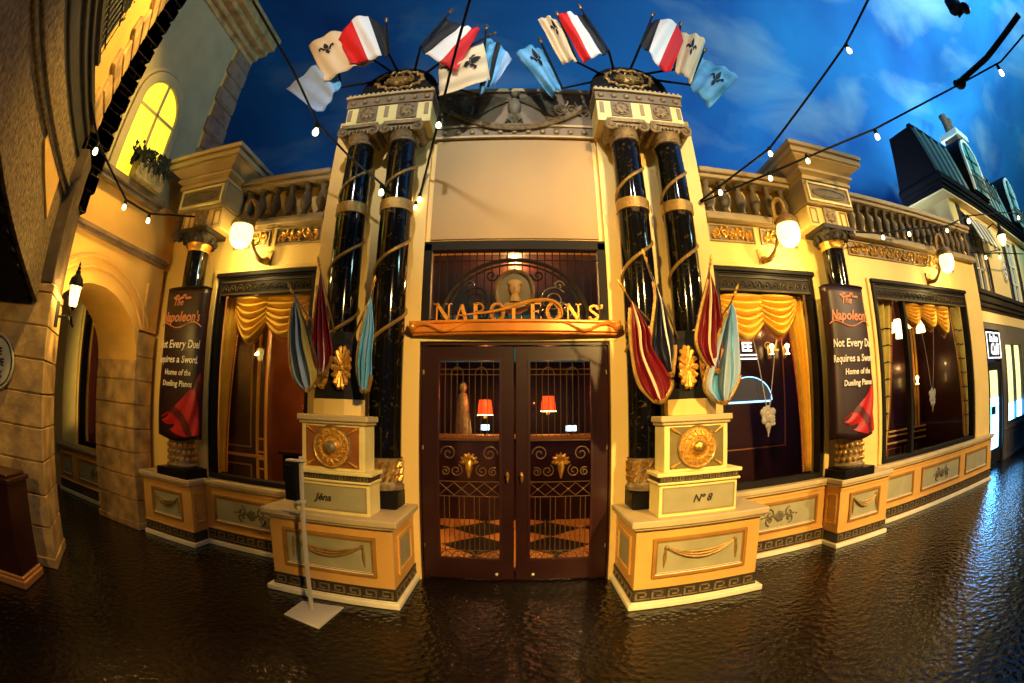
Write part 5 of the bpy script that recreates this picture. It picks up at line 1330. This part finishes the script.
# ================================================================== rooms behind the glass
b = MB()   # side walls, back walls, ceilings of the rooms behind the shop windows and doors
b.box(-4.4, -3.16, .95, 1.0, 0, 3.4); b.box(-4.45, -4.4, .24, 4, 0, 3.4); b.box(7.47, 7.53, .23, 1.7, 0, 3.4)
b.box(-1.35, -1.25, .26, 6.6, 0, 3.3); b.box(1.25, 1.35, .26, 6.6, 0, 3.3)
b.box(2.0, 4.4, 1.35, 1.4, 0, 3.4); b.box(4.40, 4.45, .26, 1.6, 0, 3.4); b.box(4.45, 7.55, 1.55, 1.6, 0, 3.4)
sobj(b.build('wall_interior', 'mahogany'))
b = MB(); b.box(-8, -1.35, 3.0, 3.05, 0, 3.4); sobj(b.build('wall_lounge', 'orange_glow_wall'))
b = MB(); b.box(-1.3, 1.3, 6.5, 6.6, 0, 3.4); sobj(b.build('wall_foyer', 'mahogany'))
b = MB(); b.box(-8, 7.6, .24, 6.6, 3.3, 3.4); sobj(b.build('ceiling_interior', 'mahogany'))
b = MB(); b.box(-7.4, -4.5, .7, .75, 0, 3.4); sobj(b.build('wall_alcove', 'frame_black'))
# foyer floor of light and dark lozenges
b = MB()
b.box(-1.25, 1.25, .25, 6.5, .0, .006); sobj(b.build('floor_foyer', 'floor_check_dark'))
b = MB()
for j in range(6):
    for i in range(3):
        cx = -.9 + .9 * i; cy = .75 + j * .86
        b.prism([(cx - .44, cy), (cx, cy - .42), (cx + .44, cy), (cx, cy + .42)], 'z', .006, .010)
sobj(b.build('floor_lozenges', 'floor_check_light'))
# moulding lines on the dark panelling
def lines(rects, y, nm, mt='line_gold', w=.014):
    b = MB()
    for r in rects: b.frame(*r, w, y - .012, y)
    sobj(b.build(nm, mt))
lines([(-4.2, -3.40, 1.07, 2.85), (-4.2, -3.40, .30, .85)], .95, 'trim_13', 'line_gold', .02)
b = MB()
for xx in (-3.30, -3.17): b.box(xx, xx + .022, .90, .95, .3, 2.9)
for zz in (1.19, 1.02, .93, .80): b.box(-3.30, -3.15, .90, .93, zz, zz + .02)
b.box(-4.3, -3.2, .9, .95, .95, .985)
sobj(b.build('trim_14', 'orange_wall'))
lines([(2.62, 3.75, 1.05, 2.75), (2.3, 2.5, 1.05, 2.75)], 1.35, 'trim_15', 'line_gold', .016)
b = MB()
for zz in (.98, .90, .78): b.box(4.5, 7.5, 1.51, 1.55, zz, zz + .028)
for xx in (7.12, 7.22, 6.05): b.box(xx, xx + .025, 1.51, 1.55, 1.0, 3.0)
sobj(b.build('trim_16', 'orange_wall'))
lines([(4.7 + k * .52, 5.10 + k * .52, .20, .70) for k in range(5)], 1.55, 'trim_17', 'line_gold', .012)
# furniture seen dimly
t = thing('mantelpiece', 'dark mantelpiece in the lounge behind the curtained window near the stone building', 'mantelpiece', (-2.5, 2.4, 0))
b = MB(); b.box(-3.05, -1.9, 2.55, 2.95, 0, 1.12); b.build('surround', 'mahogany', t, bevel=.01)
b = MB(); b.box(-3.15, -1.8, 2.45, 3.0, 1.12, 1.20); b.build('shelf', 'mahogany', t, bevel=.01)
b = MB(); b.frame(-2.85, -2.1, 1.4, 2.3, .05, 2.93, 3.0); b.build('mirror_frame', 'gold_paint', t)
t = thing('sideboard', 'low black cabinet inside the window behind the dispenser stand', 'sideboard', (-2.6, 1.5, 0))
b = MB(); b.box(-3.05, -2.15, 1.2, 1.7, .06, 1.0); b.build('body', 'frame_black', t, bevel=.01)
b = MB(); b.box(-3.10, -2.10, 1.15, 1.75, 1.0, 1.04); b.build('top', 'mahogany', t, bevel=.006)
b = MB(); b.frame(-3.0, -2.62, .15, .92, .02, 1.185, 1.2); b.build('door', 'mahogany', t)
b = MB(); b.frame(-2.58, -2.2, .15, .92, .02, 1.185, 1.2); b.build('door', 'mahogany', t)
def wlamp(x, y, z, lab, mt, shape='shade', r=.09, pw=4, col=(1, .5, .15), grp=None):
    t = thing('wall_lamp', lab, 'lamp', (x, y, z), grp)
    b = MB(); b.box(x - .03, x + .03, y + .08, y + .12, z - .16, z + .02); b.tube([(x, y + .09, z - .1), (x, y + .02, z - .13), (x, y, z - .08)], .010, 6); b.build('bracket', 'iron_gold', t, smooth=True)
    b = MB()
    if shape == 'shade': b.lathe([(r, z - .10), (r * .95, z + .02), (r * .8, z + .14)], x, y, 16)
    else: b.ball((x, y, z), r, 12, 8)
    b.build('lamp_shade', mt, t, smooth=True)
    b = MB(); b.lathe([(r * 1.05, z - .11), (r * 1.05, z - .10)], x, y, 16); b.tube([(x, y, z - .09), (x, y, z + .03)], .014, 6); b.build('candle', 'lamp_warm', t)
    if pw: point('room_glow', (x, y - .02, z + .22), pw, col, .02)
wlamp(-.50, 3.2, 1.72, 'glowing red wall lamp seen through the left door leaf', 'lamp_red', r=.12, pw=8, col=(1, .25, .08))
wlamp(.52, 3.2, 1.78, 'glowing red wall lamp seen through the right door leaf', 'lamp_red', r=.12, pw=8, col=(1, .25, .08))
wlamp(1.17, 2.6, 1.70, 'narrow orange wall lamp at the outer edge of the right door glass', 'lamp_orange', r=.05, pw=4)
for i, xx in enumerate((-3.02, -2.86)): wlamp(xx, 1.0 + .6, 2.32 + .02 * i, ('left' if i == 0 else 'right') + ' of two warm globe bulbs inside the window near the stone building', 'lamp_warm', 'ball', .05, 9, (1, .5, .14))
for i, xx in enumerate((3.47, 3.74)): wlamp(xx, 1.2, 2.42, ('left' if i == 0 else 'right') + ' of two small warm lamps inside the window with the blue neon', 'lamp_warm', 'ball', .035, 2.5)
wlamp(6.94, 1.30, 1.86, 'small gold candle lamp inside the wide mullioned window', 'lamp_warm', 'ball', .035, 3)
def monitor(x, y, z, lab, w=.13):
    t = thing('monitor', lab, 'screen', (x, y, z - .12))
    b = MB(); b.box(x - w / 2 - .012, x + w / 2 + .012, y, y + .02, z - .055, z + .055); b.build('casing', 'black_plastic', t)
    b = MB(); b.box(x - w / 2, x + w / 2, y - .004, y, z - .043, z + .043); b.build('screen', 'screen', t)
    b = MB(); b.box(x - .01, x + .01, y, y + .02, z - .12, z - .05); b.build('stand', 'black_plastic', t)
monitor(-.46, 2.6, 1.43, 'small lit screen on the counter seen through the left door leaf')
monitor(.82, 2.6, 1.41, 'small lit screen on the counter seen through the right door leaf', .16)
t = thing('reception_counter', 'dark counter with pale front seen through both door leaves', 'counter', (0, 2.9, 0))
b = MB(); b.box(-1.2, 1.2, 2.62, 3.05, .0, 1.26); b.build('body', 'mahogany', t)
b = MB(); b.box(-1.22, 1.22, 2.55, 3.1, 1.26, 1.31); b.build('counter_top', 'line_gold', t)
t = thing('draped_figure', 'bronze draped statue behind the left door leaf', 'statue', (-.88, 3.3, 1.2), None)
b = MB(); b.lathe([(.16, 1.2), (.15, 1.4), (.11, 1.65), (.09, 1.85), (.07, 1.95), (.03, 2.0)], -.88, 3.35, 14); b.build('drapery', 'antique', t, smooth=True)
b = MB(); b.ball((-.88, 3.35, 2.07), .075, 12, 8, (.9, 1, 1.2)); b.build('head', 'antique', t, smooth=True)
# chandelier in the far right window
for i, (xx, zz) in enumerate(((6.05, 2.70), (6.70, 2.80))):
    t = thing('pendant_lamp', ('left' if i == 0 else 'right') + ' of two bright shaded pendant lamps inside the mullioned window', 'lamp', (xx, 1.0, zz), 'pendant lamps in the far right window')
    for q in range(3):
        a = 2.1 * q; b = MB(); b.lathe([(.10, zz - .10 - .1 * (q == 0)), (.085, zz + .02 - .1 * (q == 0)), (.06, zz + .08 - .1 * (q == 0))], xx + .12 * cos(a), 1.0 + .12 * sin(a), 14); b.build('lamp_shade', 'pendant_glow', t, smooth=True)
    b = MB(); b.tube([(xx, 1.0, zz), (xx, 1.0, 3.3)], .01, 5); b.build('stem', 'iron_gold', t)
for loc, pw, cc in (((0, .8, 3.2), 50, (1, .50, .16)), ((6.3, .5, 3.2), 14, (1, .62, .2)), ((-2.4, 2.0, 3.2), 60, (1, .42, .10)), ((-3.7, .6, 3.2), 4, (1, .5, .2)), ((2.8, .6, 3.2), 8, (1, .55, .2)), ((0, 1.6, 3.26), 60, (1, .48, .14)), ((-5.8, .45, 3.2), 12, (1, .5, .2))):
    point('room_glow', loc, pw, cc, .03)
# lit signs inside the right window
t = thing('neon_sign', 'blue neon arched sign low in the window behind the pale blue flag', 'sign', (2.45, .2, 1.66))
b = MB(); b.box(2.14, 2.78, .18, .20, 1.66, 1.68); b.build('light_bar', 'neon_blue', t)
b = MB(); b.tube([(2.50 + .30 * cos(PI * k / 16), .19, 1.68 + .26 * sin(PI * k / 16)) for k in range(17)], .006, 5); b.build('arch_tube', 'neon_blue', t)
b = MB(); b.prism([(2.50 + .29 * cos(PI * k / 16), 1.68 + .25 * sin(PI * k / 16)) for k in range(17)], 'y', .20, .205); b.build('backing', 'navy', t)
t = thing('window_lettering', 'white and gold lettering on the glass above the blue neon arch', 'sign', (2.6, .12, 2.3))
b = MB(); b.text('EE', .13, lambda x, y, z: (2.42 + x, .05 - z, 2.20 + y), .002, bold=.004); b.box(2.30, 2.54, .045, .05, 2.15, 2.165); b.box(2.30, 2.54, .045, .05, 2.11, 2.125); b.build('white_letters', 'sign_white', t)
b = MB(); b.text('L', .17, lambda x, y, z: (2.80 + x, .05 - z, 2.20 + y), .002, shear=.4, bold=.003)
p = spiral(2.69, 2.25, .05, 1.2, 0); b.tube([(a, .05, c) for a, c in p], .006, 5); b.build('gold_letters', 'curtain_pale', t)

# hanging silver ornaments in the two right windows
def pendant(x, z, zt, lab, k=1.):
    t = thing('hanging_ornament', lab, 'ornament', (x, .15, z), 'silver leaf ornaments on chains')
    b = MB()
    for (dx, dz, r) in [(random.uniform(-.08, .08) , random.uniform(-.12, .10), .022) for _ in range(26)] + [(0, 0, .06), (-.06, .05, .045), (.06, .05, .045), (-.05, -.04, .04), (.05, -.04, .04), (0, -.10, .04), (0, .09, .035)]:
        b.ball((x + dx * k, .15, z + dz * k), r * k, 8, 6, (1, .3, 1))
    b.tube([(x, .15, z - .10 * k), (x, .15, z - .22 * k)], [.03 * k, .004], 6); b.build('leaf', 'pendant_silver', t, smooth=True)
    b = MB()
    for q in (1, -1):
        b.tube([(x + q * .02, .15, z + .10 * k), (x + q * .09, .15, z + .5), (x + q * .20 * k, .15, zt)], .006, 5)
    b.build('chain', 'pendant_silver', t)
pendant(2.72, 1.50, 2.6, 'silver leaf ornament hanging beside the blue neon arch')
pendant(5.92, 1.52, 2.6, 'silver leaf ornament hanging in the wide mullioned window')

# ------------------------------------------------------------------ curtains
def valance(x0, x1, y, lab):
    t = thing('gathered_valance', lab, 'curtain', ((x0 + x1) / 2, y, 2.6), 'gathered valances behind the swags')
    b = MB(); b.grid(lambda u, v: (x0 + (x1 - x0) * u, y + .02 * sin(u * 60) * (.3 + v), 2.85 - v * (.26 + .05 * abs(sin(u * 3 * PI)))), 120, 6); b.build('cloth', 'curtain', t, smooth=True, solid=.004)
    b = MB(); b.box(x0, x1, y - .005, y + .02, 2.84, 2.87); b.build('curtain_rail', 'iron_gold', t)
valance(2.10, 3.35, .19, 'gathered yellow valance behind the swags above the blue neon')
valance(-3.35, -2.10, .19, 'gathered yellow valance behind the swags next to the stone building')
def swag(x0, x1, z0, drop, y, lab, mt='curtain', grp='gathered yellow window swags'):
    t = thing('curtain_swag', lab, 'curtain', ((x0 + x1) / 2, y, z0), grp)
    def fn(u, v):
        e = 4 * u * (1 - u)
        return (x0 + (x1 - x0) * (u + .06 * sin(2 * PI * u) * v), y - .085 * abs(sin(v * 6 * PI)) ** .7 * (.25 + e) - .03 * e, z0 - v * (.10 + drop * e ** .75))
    b = MB(); b.grid(fn, 24, 44); b.build('cloth', mt, t, smooth=True, solid=.004)
    b = MB(); b.tube([tuple(a + c for a, c in zip(fn(i / 20, 1), (0, -.01, -.008))) for i in range(21)], .012, 5)
    for i in range(26): p = fn((i + .5) / 26, 1); b.tube([(p[0], p[1] - .01, p[2] - .01), (p[0], p[1] - .01, p[2] - .045)], .005, 4)
    b.build('fringe', 'fringe', t)
def drape(xt0, xt1, xb0, xb1, zt, zb, y, lab, mt='curtain', fr=1, sheer=False, grp='long side curtains in the shop windows'):
    t = thing('side_curtain', lab, 'curtain', ((xb0 + xb1) / 2, y, zb), grp)
    def fn(u, v):
        w = v ** .75; a = xt0 + (xb0 - xt0) * w; c = xt1 + (xb1 - xt1) * w
        return (a + (c - a) * u, y + .045 * sin(u * 7 * PI), zt + (zb - zt) * v)
    b = MB(); b.grid(fn, 34, 20); b.build('cloth', mt, t, smooth=True, solid=.004)
    uu = 1 if fr > 0 else 0
    b = MB()
    for i in range(60):
        p = fn(uu, (i + .5) / 60); b.tube([(p[0], p[1], p[2]), (p[0] + fr * .025, p[1] - .01, p[2] - .018)], .008, 4)
    b.tube([fn(uu, i / 20) for i in range(21)], .010, 5); b.build('tassel_fringe', 'fringe', t)
    if sheer:
        b = MB()
        for k in range(7):
            v = .18 + .11 * k; b.tube([tuple(a + c for a, c in zip(fn(i / 12, v), (0, -.014, .01 * sin(i)))) for i in range(13)], .009, 5)
        b.build('ruching_bands', 'frame_black', t)
swag(2.08, 2.82, 2.83, .42, .14, 'yellow swag above the blue neon, the one nearer the door')
swag(2.56, 3.20, 2.83, .38, .12, 'yellow swag above the hanging leaf ornament, beside the golden side curtain')
drape(3.02, 3.34, 3.24, 3.34, 2.83, .84, .15, 'golden side curtain in the neon window, next to the dark banner', fr=-1)
swag(-3.20, -2.62, 2.83, .44, .12, 'deep yellow swag in the window next to the stone building, clear of the flags')
swag(-2.84, -2.10, 2.83, .38, .14, 'yellow swag directly behind the silver and slate draped flag')
drape(-3.34, -3.08, -3.34, -3.25, 2.83, .84, .12, 'golden fringed side curtain next to the banner by the stone building')
drape(-2.22, -2.08, -2.16, -2.08, 2.83, .84, .13, 'narrow golden curtain behind the dark red draped flag', fr=-1)
drape(4.58, 5.06, 4.56, 4.70, 2.83, .84, .14, 'pale ruched curtain beside the mullion of the wide window, nearer the banner', 'curtain_pale', 1, True)
drape(6.66, 7.02, 6.94, 7.03, 2.83, .84, .12, 'pale ruched curtain in the wide mullioned window, nearer the mansard house', 'curtain_pale', -1, True)
swag(5.22, 5.75, 2.83, .22, .14, 'yellow swag of the wide window, next to its mullion', grp='small swags of the far window')
swag(5.65, 6.20, 2.83, .26, .12, 'middle yellow swag of the wide mullioned window', grp='small swags of the far window')
swag(6.10, 6.62, 2.83, .34, .14, 'yellow swag of the wide window, furthest from its mullion', grp='small swags of the far window')
b = MB(); b.grid(lambda u, v: (-6.3 + 1.0 * u, .16 + .05 * sin(u * 16 * PI), .82 + 2.0 * v), 80, 2); tag(b.build('red_curtain', 'dark_maroon', smooth=True), 'dark red curtain filling the narrow window under the stone arch', 'curtain')
# ================================================================== lights
def area(name, loc, target, size, power, col, shape='DISK'):
    l = bpy.data.lights.new(name, 'AREA'); l.shape = shape; l.size = size; l.energy = power; l.color = col
    o = bpy.data.objects.new(name, l); COL.objects.link(o); o.location = loc
    o.rotation_euler = (Vector(target) - Vector(loc)).to_track_quat('-Z', 'Y').to_euler(); return o
def spot(name, loc, target, power, col, ang=60, blend=.6, r=.15):
    l = bpy.data.lights.new(name, 'SPOT'); l.energy = power; l.color = col; l.spot_size = math.radians(ang); l.spot_blend = blend; l.shadow_soft_size = r
    o = bpy.data.objects.new(name, l); COL.objects.link(o); o.location = loc
    o.rotation_euler = (Vector(target) - Vector(loc)).to_track_quat('-Z', 'Y').to_euler(); return o
warm = (1, .61, .18)
spot('street_spot', (-2.6, -7.5, 4.6), (-1.5, 0, 1.3), 2650, warm, 58)
spot('street_spot', (3.0, -7.5, 4.6), (1.9, 0, 1.3), 2650, warm, 58)
spot('street_spot', (-6.0, -6.5, 4.6), (-3.8, 0, 1.6), 1500, warm, 50)
spot('street_spot', (8.5, -6.5, 5.0), (6.5, 0, 1.8), 2000, (1, .70, .34), 62)
spot('street_spot', (-.5, -7.5, 3.2), (-5.0, -2.6, 1.5), 230, warm, 50)  # added fill to lift the dark face of the near pier
spot('flag_spot', (-.5, -7, 7.2), (-.4, -.4, 5.6), 1100, (1, .92, .80), 42)
spot('flag_spot', (2.5, -7, 7.2), (1.2, -.4, 5.5), 800, (1, .92, .80), 36)
spot('balcony_spot', (-1.3, -1.9, 7.3), (-3.7, -2.7, 4.6), 1350, (1, .62, .12), 60, .8)
spot('balcony_spot', (-.6, -2.4, 7.6), (-4.4, -.9, 5.4), 70, (1, .76, .34), 60, .8)  # added to brighten the arched window wall, not the balcony
for i, (x, y, z, p) in enumerate([(-3.4, 2.2, 4.3, 12), (0, 1.9, 4.9, 14), (3.2, 1.6, 4.2, 45), (6.2, 1.2, 4.3, 70)]):
    area('cove_light', (x, y, z), (x * 1.05, y, z + 4), .8, p, (.62, .82, 1))
area('sky_wash', (9.5, -4.5, 6.8), (8.0, -2.5, 11), 1.5, 520, (.55, 1, .92))
area('sky_wash', (3.5, -4, 8), (3.5, -1, 11), 1.5, 30, (.6, .85, 1))
area('sky_wash', (12, -4.6, 7), (13.2, -1.2, 10.8), 1.2, 550, (.50, 1, .95))
area('cove_light', (11.5, 2.3, 6.4), (12.5, 2.2, 9.5), .8, 200, (.50, .92, 1))
spot('street_spot', (8.5, -6.5, 5.5), (10.5, .8, 4.0), 2200, (1, .74, .34), 40)  # added to brighten the mansard building, stands for no known fixture
w = bpy.data.worlds.new('world'); S.world = w; w.use_nodes = True
w.node_tree.nodes['Background'].inputs[0].default_value = (.02, .03, .06, 1)
S.view_settings.view_transform = 'Standard'; S.view_settings.look = 'None'; S.view_settings.exposure = 0.3; S.view_settings.gamma = 1
S.view_settings.use_curve_mapping = False
